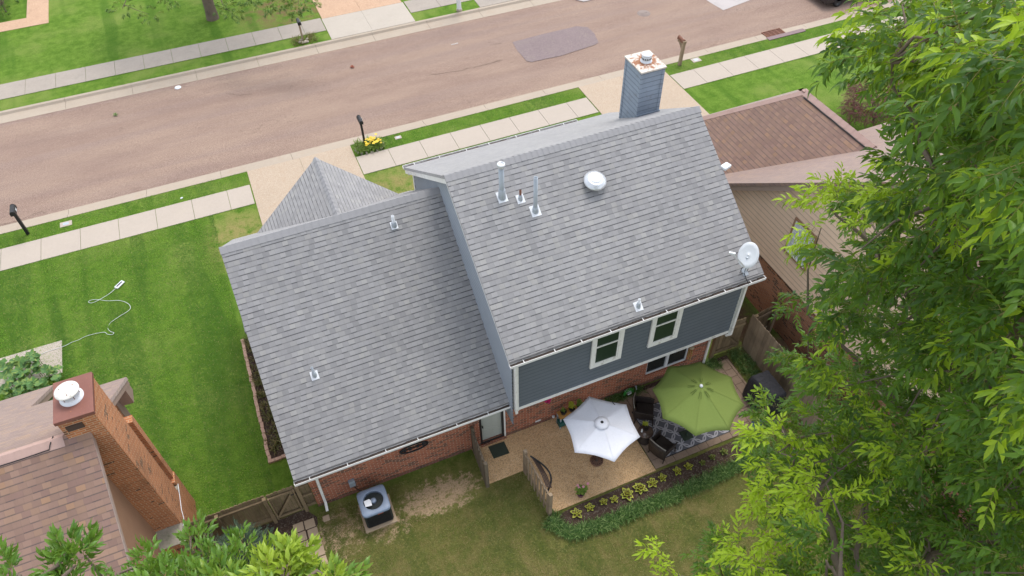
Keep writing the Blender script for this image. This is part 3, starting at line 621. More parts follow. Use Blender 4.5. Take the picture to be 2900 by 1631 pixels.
v=onroof(Q(6,825,395),*R1); T=Matrix.Rotation(math.atan(mm)*.55,3,'X')
dv=thing('dome_vent',None,None); dv.parent=house; dv.location=v-house.location
g=MB(); g.lathe([(.14,-.1),(.14,.16)],v,24); g.build('vent_base',M['metal'],dv)
g=MB(); g.lathe([(.30,.12),(.31,.125),(.31,.14),(.27,.17),(.22,.215),(.18,.235),(.17,.23),(.15,.245),(.08,.262),(.06,.258),(0,.262)],v,40,M=T); g.build('vent_hood',M['dome'],dv)
# small white box hanging off the right rake
g=MB(); p=ax(Q(6,2150,225),XR+.12); g.obox(p,(.28,.2,.1),rz=.3); g.build('floodlight',M['pvc'],house,bevel=.03)
# meter box and cable on the brick
b0=ay((725+965/3.552,1224+510/3.552),WY-.05)
g=MB(); g.box((b0.x-.09,WY-.09,b0.z-.17),(b0.x+.09,WY-.002,b0.z+.15)); eb=g.build('electrical_box',M['sidingl'],house,bevel=.008)
g=MB(); g.tube([(b0.x,WY-.05,b0.z-.17),(b0.x,WY-.05,.5),(b0.x+.12,WY-.1,.25),(b0.x+.35,WY-.25,.12)],.014,6); g.build('conduit',M['black'],eb)
for q in (ZD(875,240),): 
    p=ay(q,WY); g=MB(); g.box((p.x-.09,WY-.012,p.z-.03),(p.x+.09,WY-.001,p.z+.03)); g.build('wall_vent',M['pvc'],house)
p=ay(ZD(1047,193),WY-.04); g=MB(); g.lathe([(0,-.05),(.045,-.03),(.05,.02),(.02,.05),(0,.05)],p,12); g.build('wall_light',M['pvc'],house)
# ================================================================== brown house on the left
nb=thing('brown_house','brown shingled house with a tall orange brick chimney, beside the green side lawn','house',(-8,9,0))
NX=-5.17; NR,NZ=11.25,6.5; m1=.69; m2=.74; nz=lambda y: NZ-m1*(NR-y) if y<NR else NZ-m2*(y-NR)
NX2=-7.5
g=MB(); slab(g,[(-22,3.2,nz(3.2)),(NX,3.2,nz(3.2)),(NX,NR,NZ),(-22,NR,NZ)],.12); rb=g.build('roof',M['roofb'],nb)
g=MB(); slab(g,[(-22,NR,NZ),(NX,NR,NZ),(NX,14.62,nz(14.62)),(NX2,14.62,nz(14.62)),(NX2,16.3,nz(16.3)),(-22,16.3,nz(16.3))],.12); g.build('roof',M['roofb'],nb)
g=MB(); ridgecap(g,(-22,NR,NZ),(-5.72,NR,NZ),.17,m1,m2,.3); g.build('ridge_cap',M['capb'],rb)
g=MB(); 
for x,yf in ((NX-.05,14.6),(NX2-.05,16.28)):
    y0=3.22 if x>-6 else 14.5
    pts=[(x,y0,nz(y0)-.12)]+([(x,NR,NZ-.12)] if y0<NR else [])+[(x,yf,nz(yf)-.12),(x,yf,nz(yf)-.30)]+([(x,NR,NZ-.3)] if y0<NR else [])+[(x,y0,nz(y0)-.3)]
    g.prism(pts,(.035,0,0))
g.box((NX2,14.58,nz(14.6)-.3),(NX-.06,14.61,nz(14.6)-.10))
# boxed eave return
g.prism([(NX-.42,14.55,nz(14.6)-.5),(NX-.42,14.1,nz(14.6)-.5),(NX-.42,14.1,nz(14.1)-.12),(NX-.42,14.55,nz(14.55)-.12)],(.40,0,0))
g.build('fascia',M['tantrim'],nb)
WXn=-5.50
def gw(z): return (max(3.6,NR-(NZ-.13-z)/m1)-3.6, min(14.2,NR+(NZ-.13-z)/m2)-3.6)
g=MB(); g.add([(WXn,3.6,-.02),(WXn,11.5,-.02),(WXn,11.5,nz(11.5)-.13),(WXn,NR,NZ-.13),(WXn,3.6,nz(3.6)-.13)],[(0,4,3,2,1)]); g.build('gable_wall',M['tan2'],nb)
g=MB(); g.box((WXn-.3,11.5,-.02),(WXn,14.2,4.1)); g.add([(WXn,11.5,4.1),(WXn,14.2,4.1),(WXn,14.2,nz(14.2)-.13),(WXn,11.5,nz(11.5)-.13)],[(0,1,2,3)]); g.build('brick_wall',M['brickn'],nb)
g=MB(); g.box((WXn,13.85,.0),(WXn+.02,14.22,nz(14.2)-.15)); g.build('corner_board',M['tantrim'],nb)
g=MB(); g.box((-9.6,14.3,0),(-8.9,15.9,2.6)); g.build('front_wall',M['brickn'],nb)
nc=thing('chimney',None,None); nc.parent=nb; nc.location=Vector((-5.6,11.18,0))-nb.location
A0,A1,B0,B1=-5.60,-4.88,11.18,12.21
g=MB(); g.box((A0,B0,-.02),(A1,B1,7.0)); g.build('shaft',M['brickn'],nc)
M['brickshade']=M['bricke']
g=MB(); g.box((-5.52,10.74,-.02),(A1+.004,B0-.001,1.62)); bs=g.build('base',M['brickn'],nc); g=MB(); g.box((-5.52,B1+.001,-.02),(A1+.004,12.47,1.58)); g.box((-5.52,12.47,-.02),(A1-.02,12.82,1.75)); g.build('base',M['brickn'],nc)
M['moss']=concrete('mossy_mortar_ledge',(.33,.30,.24),.4,(.10,.12,.06),.9)
g=MB(); g.prism([(A1+.02,10.72,1.62),(A1+.02,B0,1.80),(A1+.02,B0,1.60),(A1+.02,10.72,1.60)],(-.66,0,0)); g.build('shoulder',M['moss'],bs); g=MB(); g.prism([(A1+.01,12.49,1.58),(A1+.01,B1,1.76),(A1+.01,B1,1.56),(A1+.01,12.49,1.56)],(-.6,0,0)); g.build('shoulder',M['moss'],bs)
g=MB(); g.box((WXn,12.62,1.7),(A1-.05,12.84,nz(12.9)-.7)); g.build('flue',M['brickn'],nc)
g=MB(); g.box((A0-.03,B0-.035,7.0),(A1+.03,B1+.035,7.10)); 
b=NB('rusted_brown_cap'); p=b.obj(); n=b.noise(p,3,6,.7); x,y,z=b.sep(p); c=b.mix(n,(.16,.06,.045),(.27,.115,.085)); c=b.mix(b.smooth(b.noise(p,30,2,.6),.66,.72),c,(.42,.17,.07)); b.fin(c,.55,.1,.4)
ccap=g.build('cap',b.m,nc,bevel=.01)
c=(-5.26,11.70,7.10); g=MB(); g.lathe([(.24,.0),(.24,.02),(.20,.05),(.19,.06),(.19,.10)],c,32); g.build('flue_collar',M['pvc'],ccap)
g=MB(); g.lathe([(.0,.22),(.225,.22),(.245,.235),(.245,.25),(.21,.272),(.0,.285)],c,40); fl=g.build('flue_lid',paint('dirty_white_lid',(.72,.70,.64),.5,0,.12,8,dirt=(.45,.42,.36)),ccap)
g=MB()
for a in (.6,2.7,4.8): g.obox(Vector(c)+Vector((.15*math.cos(a),.15*math.sin(a),.268)),(.03,.02,.02),rz=a)
for k_ in range(6): a=k_*1.047; g.tube([Vector(c)+Vector((.19*math.cos(a),.19*math.sin(a),.09)),Vector(c)+Vector((.19*math.cos(a),.19*math.sin(a),.21))],.006,5)
g.build('bolt',M['rust'],fl)
g=MB(); g.box((A0+.1,B0-.03,6.70),(A0+.42,B0-.001,6.86)); g.build('flashing',M['darkbrown'],nc)
g=MB(); g.tube([(x_,NR-.16,nz(NR-.16)+.03+.01*math.sin(x_*9)) for x_ in [-22+.5*i for i in range(33)]]+[(-5.95,NR-.1,6.5),(-5.9,NR+.12,6.47)],.012,5); g.build('cable',M['black'],nb)
g=MB(); P=[ax(Q(12,a,b_),A1+.02) for a,b_ in ((1790,520),(1810,660),(1825,780),(1850,870),(1840,940))]; g.tube(P,.01,5); g.tube([P[-1],ay(Q(12,1740,985),11.1),ay(Q(12,1620,1010),11.15)],.008,5); g.build('cable',M['pvc'],nb)
# ================================================================== tan house on the right
tb=thing('tan_house','tan sided house with brown shingles, right of the grey house, behind leafy branches','house',(16,13,0))
TX=14.3; tr=lambda y: 3.58+.768*(15.39-y); TR,TZ=8.3,tr(8.3); tz=lambda y: tr(y) if y>TR else TZ-.768*(TR-y)
HX,HZ,HY0,HY1=18.4,5.02,13.5,17.18; mh=.83
g=MB(); slab(g,[(14.0,TR,TZ),(34,TR,TZ),(34,17.3,tr(17.3)),(18.4+3.4,17.3,tr(17.3)),(18.4,HY0,tz(HY0)),(15.3,17.0,tr(17.0)),(14.0,17.0,tr(17.0))][::-1],.12)
g.build('roof',M['roofb2'],tb)
g=MB(); slab(g,[(14.0,.8,tz(.8)),(34,.8,tz(.8)),(34,TR,TZ),(14.0,TR,TZ)],.12); g.build('roof',M['roofb2'],tb)
t=3.3
g=MB(); slab(g,[(HX,HY0-.0,HZ),(HX,HY1,HZ),(HX-t,HY1+t,HZ-mh*t),(HX-t,HY0+t*.98+.15,HZ-mh*t)],.10)
slab(g,[(HX,HY1,HZ),(HX+t,HY1+t,HZ-mh*t),(HX-t,HY1+t,HZ-mh*t)],.10); slab(g,[(HX,HY0,HZ),(HX+t,HY0+t+.1,HZ-mh*t),(HX+t,HY1+t,HZ-mh*t),(HX,HY1,HZ)],.10)
hr=g.build('roof',M['roofb2'],tb)
g=MB(); ridgecap(g,(HX,HY0+.1,HZ),(HX,HY1,HZ),.16,mh,mh,.3); 
a=Vector((HX,HY1,HZ)); b_=Vector((HX-t,HY1+t,HZ-mh*t)); ridgecap(g,b_,a,.16,.62,.62,.3); b2=Vector((HX+t,HY1+t,HZ-mh*t)); ridgecap(g,a,b2,.16,.62,.62,.3); g.obox((HX,HY1+.02,HZ-.035),(.2,.14,.05)); g.build('ridge_cap',M['capb'],hr)
g=MB(); g.tube([(HX-.19,y,HZ-.13+.012*math.sin(y*7)) for y in [HY1-.2-.25*i for i in range(14)]]+[(HX-.1,HY0+.05,HZ-.03),(HX+.1,HY0-.02,HZ-.02)],.02,6); g.build('cable',M['black'],hr)
g=MB(); x=14.03
g.prism([(x,.8,tz(.8)-.12),(x,TR,TZ-.12),(x,17.0,tr(17.0)-.12),(x,17.0,tr(17)-.32),(x,TR,TZ-.32),(x,.8,tz(.8)-.32)],(.03,0,0)); g.build('fascia',M['tantrim'],tb)
BZ=2.2
g=MB(); 
def te(z): return (max(1.2,TR-(TZ-.13-z)/.768)-1.2,min(16.6,TR+(TZ-.13-z)/.768)-1.2)
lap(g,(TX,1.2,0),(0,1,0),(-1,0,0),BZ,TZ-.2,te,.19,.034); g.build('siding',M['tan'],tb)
g=MB(); g.box((TX+.02,1.25,-.02),(TX+.2,16.55,BZ+.01)); g.box((15.6,17.0,-.02),(15.8,20.0,2.2)); g.build('brick_wall',M['bricke'],tb)
g=MB(); g.box((TX-.02,1.2,BZ-.05),(TX+.03,16.6,BZ)); g.build('trim_board',M['darkbrown'],tb)
q=lambda x,y:(1960+x/2.786,480+y/2.786)
TX0=TX; TX=TX-.045; w0=ax(q(745,630),TX); w1=ax(q(885,775),TX)
wd=thing('window',None,None); wd.parent=tb; wd.location=Vector((TX,w1.y,w0.z))-tb.location
ya,yb,za,zb=w1.y,w0.y,w0.z-.02,w0.z+1.25; g=MB(); t=.07
for (y0,y1,z0,z1) in ((ya-t,yb+t,za-t,za),(ya-t,yb+t,zb,zb+t),(ya-t,ya,za,zb),(yb,yb+t,za,zb)): g.box((TX-.04,y0,z0),(TX+.02,y1,z1))
g.build('casing',M['tan2'],wd)
g=MB(); s=.045
for (y0,y1,z0,z1) in ((ya,yb,za,za+s),(ya,yb,zb-s,zb),(ya,ya+s,za+s,zb-s),(yb-s,yb,za+s,zb-s),(ya+s,yb-s,(za+zb)/2-.02,(za+zb)/2+.02)): g.box((TX-.03,y0,z0),(TX+.02,y1,z1))
g.build('sash',M['white'],wd)
g=MB(); g.box((TX-.008,ya+s,za+s),(TX+.01,yb-s,zb-s)); g.build('pane',paint('net_curtain_behind_glass',(.62,.64,.70),.2,0,.25,14),wd)
g=MB()
for i in range(1,4): y=ya+(yb-ya)*i/4; g.box((TX-.018,y-.008,za+s),(TX-.009,y+.008,zb-s))
for i in range(1,6): z=za+(zb-za)*i/6; g.box((TX-.017,ya+s,z-.008),(TX-.0085,yb-s,z+.008))
g.build('glazing_bar',M['white'],wd)
# ================================================================== things on the street side
def mailbox(name,label,base,h,boxmat,postmat,face=1,lean=(0,0),pw=.09,arm=False,bw=.17,bl=.48):
    t=thing(name,label,'mailbox',base,'mailboxes along the street'); B=Vector(base)
    top=B+Vector((lean[0],lean[1],h-.22)); g=MB(); g.beam(B-Vector((0,0,.1)),top,pw,pw,up=(0,1,0)); 
    if arm: g.beam(top+Vector((0,0,-.02)),top+Vector((-.05,.42*face,.0)),pw*.8,pw*.8); g.beam(top+Vector((0,0,-.4)),top+Vector((-.03,.30*face,-.04)),pw*.6,pw*.6); g.beam(top,top+Vector((.0,0,.14)),pw*1.2,pw*1.2,up=(0,1,0))
    g.build('post',postmat,t,rand=True,bevel=.006)
    c=top+Vector((0,(.22 if arm else .05)*face,.02)); g=MB(); prof=[(-bw/2,0),(bw/2,0),(bw/2,bw*.55)]+[(bw/2*math.cos(a*math.pi/8),bw*.55+bw/2*math.sin(a*math.pi/8)) for a in range(1,8)]+[(-bw/2,bw*.55)]
    g.prism([c+Vector((a,-bl/2,b__)) for a,b__ in prof],(0,bl,0)); bx=g.build('box',boxmat,t,bevel=.006)
    g=MB(); g.prism([c+Vector((a*1.05,face*(bl/2+.001)-(.02 if face<0 else 0),b__*1.03)) for a,b__ in prof],(0,.02,0)); g.box(c+Vector((-.02,face*(bl/2+.02),.17)),c+Vector((.02,face*(bl/2+.04),.19))); g.build('door',boxmat,bx)
    g=MB(); g.box(c+Vector((bw/2+.004,-.04,.04)),c+Vector((bw/2+.010,.10,.13))); g.build('plate',M['pvc'],bx)
    return t
mailbox('mailbox','black mailbox on a square black post, standing alone in the grass at the left edge',(-9.6,27.14,0),1.3,M['black'],M['black'],pw=.11,bw=.2)
mailbox('mailbox','black mailbox rising from the yellow flower bed beside the driveway',(4.15,27.25,0),1.45,M['black'],M['black'],pw=.09)
mailbox('mailbox','brown mailbox on a weathered wooden post with an arm, near the grey chimney',(20.27,27.29,0),1.38,M['rust'],M['woodg'],arm=True,pw=.14,lean=(.05,0))
mailbox('mailbox','dark mailbox on a grey wooden post across the street with stones at its foot',(3.56,37.41,0),1.2,M['black'],M['woodg'],face=-1,lean=(.0,.04),pw=.09)
# lamp post
p=at(Q(1,2045,105)); t=thing('lamp_post','white round lamp post rising from the far verge','lamp post',p); g=MB(); g.tube([p,p+Vector((0,0,7))],[.13,.08],14); g.build('post',M['pvc'],t); g=MB(); g.lathe([(.17,0),(.17,.08),(.13,.12)],p,16); g.build('base_collar',M['kerb'],t); g=MB(); g.tube([p+Vector((0,0,6.9)),p+Vector((0,-.6,7.3)),p+Vector((0,-1.3,7.35))],.04,8); g.build('arm',M['pvc'],t); g=MB(); g.obox(p+Vector((0,-1.5,7.33)),(.25,.5,.1)); g.build('lamp_head',M['metal'],t,bevel=.03)
# storm drain
zk=lambda x,y:(1990+x/5.481,y/5.481)
t=thing('storm_drain','iron storm drain grate with a brown kerb plate, set in the near kerb','drain',at(zk(1040,440),-.05))
g=MB(); a0=at(zk(905,480)); a1=at(zk(1200,420)); x0,x1=a0.x,a1.x; y0,y1=27.66,28.35
g.box((x0,y0,-.12),(x1,y0+.04,-.05)); g.box((x0,y1-.04,-.12),(x1,y1,-.05)); g.box((x0,y0+.04,-.12),(x0+.04,y1-.04,-.05)); g.box((x1-.04,y0+.04,-.12),(x1,y1-.04,-.05))
for i in range(4): 
    xa=x0+.04+(i+1)*(x1-x0-.08)/4-.03
    if i<3: g.box((xa,y0+.04,-.12),(xa+.04,y1-.04,-.052))
for i in range(1,8): yy=y0+.04+i*(y1-y0-.08)/8; g.box((x0+.04,yy-.015,-.12),(x1-.04,yy+.02,-.054))
g.build('grate',M['rust'],t); g=MB(); g.box((x0-.2,27.40,.0),(x1+.95,27.68,.04)); g.build('plate',paint('purplish_iron',(.20,.14,.14),.6,.2,.2,6),t)
g=MB(); g.box((x0,y0,-.10),(x1,y1,-.098)); g.build('pit',M['black'],t)
p=at(Q(2,1325,135),RZ+.03); g=MB(); g.lathe([(0,.02),(.30,.02),(.31,.012),(.36,.012),(.37,0)][::-1],p,32); g.tube([p+Vector((-.2,0,.022)),p+Vector((.2,0,.022))],.01,4); tag(g.build('manhole_cover',concrete('cast_iron_cover',(.26,.21,.185),.4,(.15,.11,.1),.5)),'round grey manhole cover in the middle of the road','manhole cover')
for (i,x,y),s,lab in (((2,1850,605),(.48,.36),'pale square water meter lid in the verge near the brown mailbox'),((4,665,805),(.45,.3),'grey water meter lid in the verge right of the black mailbox at the left edge'),((1,1430,1385),(.3,.22),'small water meter lid half grown over, in the verge beyond the roof ridge')):
    p=at(Q(i,x,y)); t=thing('meter_cover',lab,'meter cover',p,'water meter lids in the verge'); g=MB(); g.box(p-Vector((s[0]/2,s[1]/2,.03)),p+Vector((s[0]/2,s[1]/2,.025))); g.build('frame',M['sidewalk'],t,bevel=.01); g=MB(); g.box(p+Vector((-s[0]/4,-s[1]/4,.025)),p+Vector((s[0]/4,s[1]/4,.03))); g.build('lid',M['metal'],t)
p=at(Q(0,1790,880),RZ+.02); g=MB(); g.lathe([(0,.04),(.09,.04),(.14,.025),(.16,0)][::-1],p,20); tag(g.build('paper_plate',M['pvc']),'white paper plate lying on the road by the far kerb','plate')
p=at(Q(1,1995,445),RZ+.03); g=MB(); 
for i in range(4): g.obox(p+Vector((-.12+.1*i,random.uniform(-.03,.03),.01)),(.07,.03,.012),rz=random.random()*3)
tag(g.build('paper_scrap',M['pvc']),'torn white paper scraps on the road','litter')
p=at(Q(4,1830,548)); g=MB(); g.obox(p+Vector((0,0,.03)),(.1,.06,.03),rz=.4); tag(g.build('paper_scrap',M['pvc']),'tiny white paper scrap on the verge left of the driveway','litter')
# white rope with a handle on the lawn
pts=[Q(4,1165,1449),Q(8,1100,55),Q(8,1010,110),Q(8,930,147),Q(8,890,140),Q(8,915,120),Q(8,985,115),Q(8,1080,127),Q(8,1200,124),Q(8,1280,150),Q(8,1313,190),Q(8,1290,228),Q(8,1215,275),Q(8,1140,325),Q(8,1100,348),Q(8,1080,395),Q(8,1110,435),Q(8,1145,447),Q(8,1128,466),Q(8,1080,462),Q(8,1050,443),Q(8,960,457),Q(8,860,485),Q(8,790,520),Q(8,720,545),Q(8,640,585),Q(8,480,636),Q(8,400,670)]
rp=thing('rope','thin white rope with a white handle lying in loops on the side lawn','rope',at(pts[10]))
g=MB(); P=[at(q_,.035 if 14<i<16 else .04) for i,q_ in enumerate(pts)]
for i in (14,15): P[i].z=.0
fine=[]
for i in range(len(P)-1):
    a,b_,c_,d_=P[max(i-1,0)],P[i],P[i+1],P[min(i+2,len(P)-1)]
    for k_ in range(5):
        u=k_/5; fine.append(.5*((2*b_)+(c_-a)*u+(2*a-5*b_+4*c_-d_)*u*u+(3*b_-a-3*c_+d_)*u**3))
g.tube(fine,.007,6); g.build('cord',M['pvc'],rp)
a=at(Q(4,1165,1449),.04); b_=at(Q(4,1240,1378),.05); g=MB(); g.beam(a,b_,.17,.05); g.build('handle',M['pvc'],rp,bevel=.02); g=MB(); g.beam(a.lerp(b_,.15)+Vector((.0,0,.03)),a.lerp(b_,.85)+Vector((.0,0,.03)),.05,.01); g.build('slot',M['black'],rp)
# brick edging of the side bed
be=thing('brick_edging','row of pale bricks edging the narrow bed along the wing','edging',(-2.65,15.8,0))
g=MB(); g.box((-.055,-.1,-.04),(.055,.1,.06)); me=None
edm=paint('pale_edging_brick',(.50,.33,.24),.9,0,.35,5)
for i in range(24):
    g=MB(); g.obox((-2.65+random.uniform(-.015,.015),18.2-i*.213,.02+random.uniform(-.01,.01)),(.10,.2,.11),rz=random.uniform(-.12,.12)); g.build('brick',edm,be)
for i in range(5):
    g=MB(); g.obox((-2.6+i*.2,13.2+random.uniform(-.015,.015),.02),(.19,.1,.11),rz=random.uniform(-.1,.1)); g.build('brick',edm,be)
# parked car, only its corner shows beyond the branches
M['carp']=paint('dark_car_paint',(.03,.028,.03),.2,.3,.03,1,spec=.6)
car=thing('parked_car','dark parked car at the near kerb, half hidden by the branches at the top','car',(28.6,29.6,RZ)); cx0=at(Q(3,655,95),RZ+.3).x; cy=29.0
prof=[(0,.28),(0,.62),(.12,.78),(.85,.9),(1.5,1.36),(2.9,1.42),(3.7,1.0),(4.45,.9),(4.55,.6),(4.5,.28)]
g=MB(); g.prism([(cx0+a,cy,RZ+b__) for a,b__ in [(a,min(b__,.92)) for a,b__ in prof]],(0,1.75,0)); g.build('body',M['carp'],car,bevel=.06)
g=MB(); g.prism([(cx0+a,cy+.12,RZ+b__) for a,b__ in ((.8,.9),(1.5,1.33),(2.9,1.38),(3.75,.92))],(0,1.5,0)); g.build('window',glass('car_glass',(.10,.16,.19),.05),car,bevel=.03)
g=MB(); g.prism([(cx0+a,cy+.14,RZ+b__) for a,b__ in ((1.5,1.33),(1.6,1.4),(2.8,1.43),(2.95,1.38))],(0,1.46,0)); g.build('roof',M['carp'],car,bevel=.03)
for xx in (.85,3.6):
    for yy in (cy-.02,cy+1.57):
        g=MB(); Mx=Matrix.Rotation(math.pi/2,3,'X'); g.lathe([(.0,-.2),(.3,-.2),(.32,-.17),(.32,-.03),(.3,0),(.2,0),(.19,-.02),(0,-.02)],(cx0+xx,yy+.0,RZ+.33),24,M=Mx); g.build('wheel',M['black'],car)
for yy in (cy+.1,cy+1.35):
    g=MB(); g.box((cx0-.01,yy,RZ+.62),(cx0+.08,yy+.3,RZ+.76)); g.build('headlight',M['pvc'],car,bevel=.02)
# ================================================================== things in the back yard
def L2W(c,rz,p): 
    return Vector(c)+Matrix.Rotation(rz,3,'Z')@Vector(p)
# parasols
def parasol(name,label,c,R_,zr,zh,nside,ang,mat,rest,polemat,baseR):
    c=Vector(c); t=thing(name,label,'parasol',c,'open parasols on the patio'); g=MB(); rings=[.0,.12,.3,.5,.7,.86,1.0]; seg=8; N=nside*seg; vs=[c+Vector((0,0,zh))]
    for ri,r in enumerate(rings[1:]):
        for k_ in range(N):
            a=ang+2*math.pi*k_/N; f=(k_%seg)/seg; s=math.sin(math.pi*f); ch=math.cos(math.pi/nside)/math.cos((f-.5)*2*math.pi/nside)
            rr=R_*r*ch*(1-.05*s*r*r); z=zh-(zh-zr)*(r**1.12)-.0*s; z+= -.035*s*math.sin(math.pi*r*.9)+(.03*s*r**3)
            z+=.006*math.sin(k_*2.3+ri)*r
            vs.append(c+Vector((rr*math.cos(a),rr*math.sin(a),z)))
    fs=[(0,1+k_,1+(k_+1)%N) for k_ in range(N)]
    for ri in range(len(rings)-2):
        fs+=[(1+ri*N+k_,1+(ri+1)*N+k_,1+(ri+1)*N+(k_+1)%N,1+ri*N+(k_+1)%N) for k_ in range(N)]
    g.add(vs,fs,True); o=g.build('canopy',mat,t); mo=o.modifiers.new('s','SOLIDIFY'); mo.thickness=.006
    for f_ in o.data.polygons: pass
    # hem sewn round the rim and seam over every rib
    g=MB()
    for k_ in range(nside):
        idx=[vs[0]+Vector((0,0,.002))]+[vs[1+ri*N+k_*seg]+Vector((0,0,.003)) for ri in range(len(rings)-1)]; g.tube(idx,.005,5)
    g.build('seam',rest,o)
    for k_ in range(nside):
        g=MB(); g.tube([c+Vector((0,0,zh-.06))]+[vs[1+ri*N+k_*seg]-Vector((0,0,.018)) for ri in range(1,len(rings)-1)],.008,5); g.build('rib',polemat,t)
    g=MB(); g.tube([c+Vector((0,0,.02)),c+Vector((0,0,zh-.03))],.02,12); g.build('pole',polemat,t)
    g=MB(); g.lathe([(.045,zh-.01),(.05,zh+.02),(.035,zh+.05),(0,zh+.06)],c,16); g.build('finial',M['black'] if nside==6 else M['pvc'],t)
    return t,vs,N,seg
M['white_cloth']=paint('white_parasol_cloth',(.70,.71,.76),.85,0,.10,1.6); M['green_cloth']=paint('lime_green_parasol_cloth',(.175,.235,.055),.85,0,.12,30,bump=.3)
C1=at((1689,1307)); C1=Vector((6.39,9.335,0))
t,vs,N,sg=parasol('parasol','white six-sided parasol open over the tan patio',C1,1.10,1.89,2.17,6,R(81.5),M['white_cloth'],M['white_cloth'],M['darkbrown'],.2)
g=MB(); g.lathe([(.0,2.20),(.10,2.19),(.21,2.155)],C1,36); o=g.build('vent_cap',M['white_cloth'],t); o.modifiers.new('s','SOLIDIFY').thickness=.004
g=MB(); a=ad(ZA(760,965),20); q_=Vector((7.03,9.9,2.06)); g.tube([q_,q_+Vector((-.01,-.07,.0)),q_+Vector((.02,-.13,-.01))],.012,6); g.build('tie_strap',M['black'],t)
g=MB(); g.lathe([(.19,.031),(.19,.06),(.17,.07),(.05,.075),(.03,.2),(.025,.3)],C1+Vector((0,0,0)),28); bb=g.build('base',M['darkbrown'],t)
bz=paint('bronze_scrollwork',(.26,.14,.09),.5,.4,.25,9); g=MB()
for k_ in range(14):
    a=k_*2*math.pi/14; r=.135; cc=C1+Vector((r*math.cos(a),r*math.sin(a),.078)); g.tube([cc+Vector((.035*math.cos(u),.035*math.sin(u),0)) for u in np.linspace(0,5.2,10)],.008,5)
for k_ in range(8):
    a=k_*2*math.pi/8; cc=C1+Vector((.075*math.cos(a),.075*math.sin(a),.08)); g.tube([cc+Vector((.022*math.cos(u),.022*math.sin(u),0)) for u in np.linspace(0,5.6,9)],.007,5)
g.tube([C1+Vector((.19*math.cos(u),.19*math.sin(u),.072)) for u in np.linspace(0,6.29,36)],.011,6); g.build('scrollwork',bz,bb)
C2=Vector((9.31,9.02,0))
t,vs,N,sg=parasol('parasol','lime green eight-sided parasol open over the patterned rug',C2,1.30,2.12,2.68,8,R(9.5),M['green_cloth'],M['green_cloth'],M['black'],.2)
g=MB()
for k_ in range(8):
    for off in (-.10,.10):
        a=R(9.5)+2*math.pi*k_/8+off
        p0,p1=[C2+Vector((r*math.cos(a),r*math.sin(a),2.68-.56*(r/1.30)**1.12+.012-.01*abs(off))) for r in (.17,.36)]
        g.tube([p0,p0.lerp(p1,.5)+Vector((0,0,.001)),p1],.0055,5)
g.build('vent_slit',paint('dark_green_thread',(.06,.10,.02),.9),t)
g=MB(); g.box(C2+Vector((-.17,-.17,.05)),C2+Vector((.17,.17,.09))); g.tube([C2+Vector((0,0,.09)),C2+Vector((0,0,.3))],.035,10); g.build('base',paint('dark_green_base',(.03,.045,.03),.6),t,bevel=.02)
# rug
rNW=at((1787.5,1171),.01); rSW=at(Q(14,1612,214),.01); rSE=at(ZA(2032,1222),.01)
def rugmat():
    b=NB('grey_trellis_rug'); u,v,_=b.sep(b.uv()); s=.42
    uu=b.ma('DIVIDE',u,s); vv=b.ma('DIVIDE',v,s)
    def ring(ou,ov,rad):
        fu=b.ma('SUBTRACT',b.ma('FRACT',b.ma('ADD',uu,ou)),.5); fv=b.ma('SUBTRACT',b.ma('FRACT',b.ma('ADD',vv,ov)),.5)
        d=b.ma('SQRT',b.ma('ADD',b.ma('MULTIPLY',fu,fu),b.ma('MULTIPLY',fv,fv))); return b.smooth(b.ma('ABSOLUTE',b.ma('SUBTRACT',d,rad)),.055,.035)
    k_=b.ma('MAXIMUM',ring(0,0,.44),ring(.5,.5,.44)); k_=b.ma('MAXIMUM',k_,b.ma('MULTIPLY',ring(.5,0,.14),1.0))
    k_=b.ma('MULTIPLY',k_,b.smooth(b.noise(b.uv(),60,2,.6),.2,.5)); n=b.noise(b.uv(),90,2,.7)
    c=b.mix(k_,(.125,.125,.14),(.42,.41,.43)); c=b.mix(1.0,c,b.ma('ADD',.7,b.ma('MULTIPLY',n,.6)),'MULTIPLY'); return b.fin(c,.95,0,.1)
print('rug',rNW,rSW,rSE)
RX0,RX1,RY0,RY1=rSW.x-.42,rSE.x+.05,rSE.y-.01,10.42
g=MB(); g.prism([(RX0,RY0,.046),(RX1,RY0,.046),(RX1,RY1,.046),(RX0,RY1,.046)],(0,0,-.010)); rug=g.build('rug',rugmat()); tag(rug,'grey rug with a pale interlaced pattern under the green parasol','rug')
g=MB(); 
for a,b_ in (((RX0,RY0),(RX0+.02,RY1)),((RX1-.02,RY0),(RX1,RY1)),((RX0+.02,RY0),(RX1-.02,RY0+.02)),((RX0+.02,RY1-.02),(RX1-.02,RY1))): g.box((a[0],a[1],.037),(b_[0],b_[1],.049))
g.build('binding',M['black'],rug)
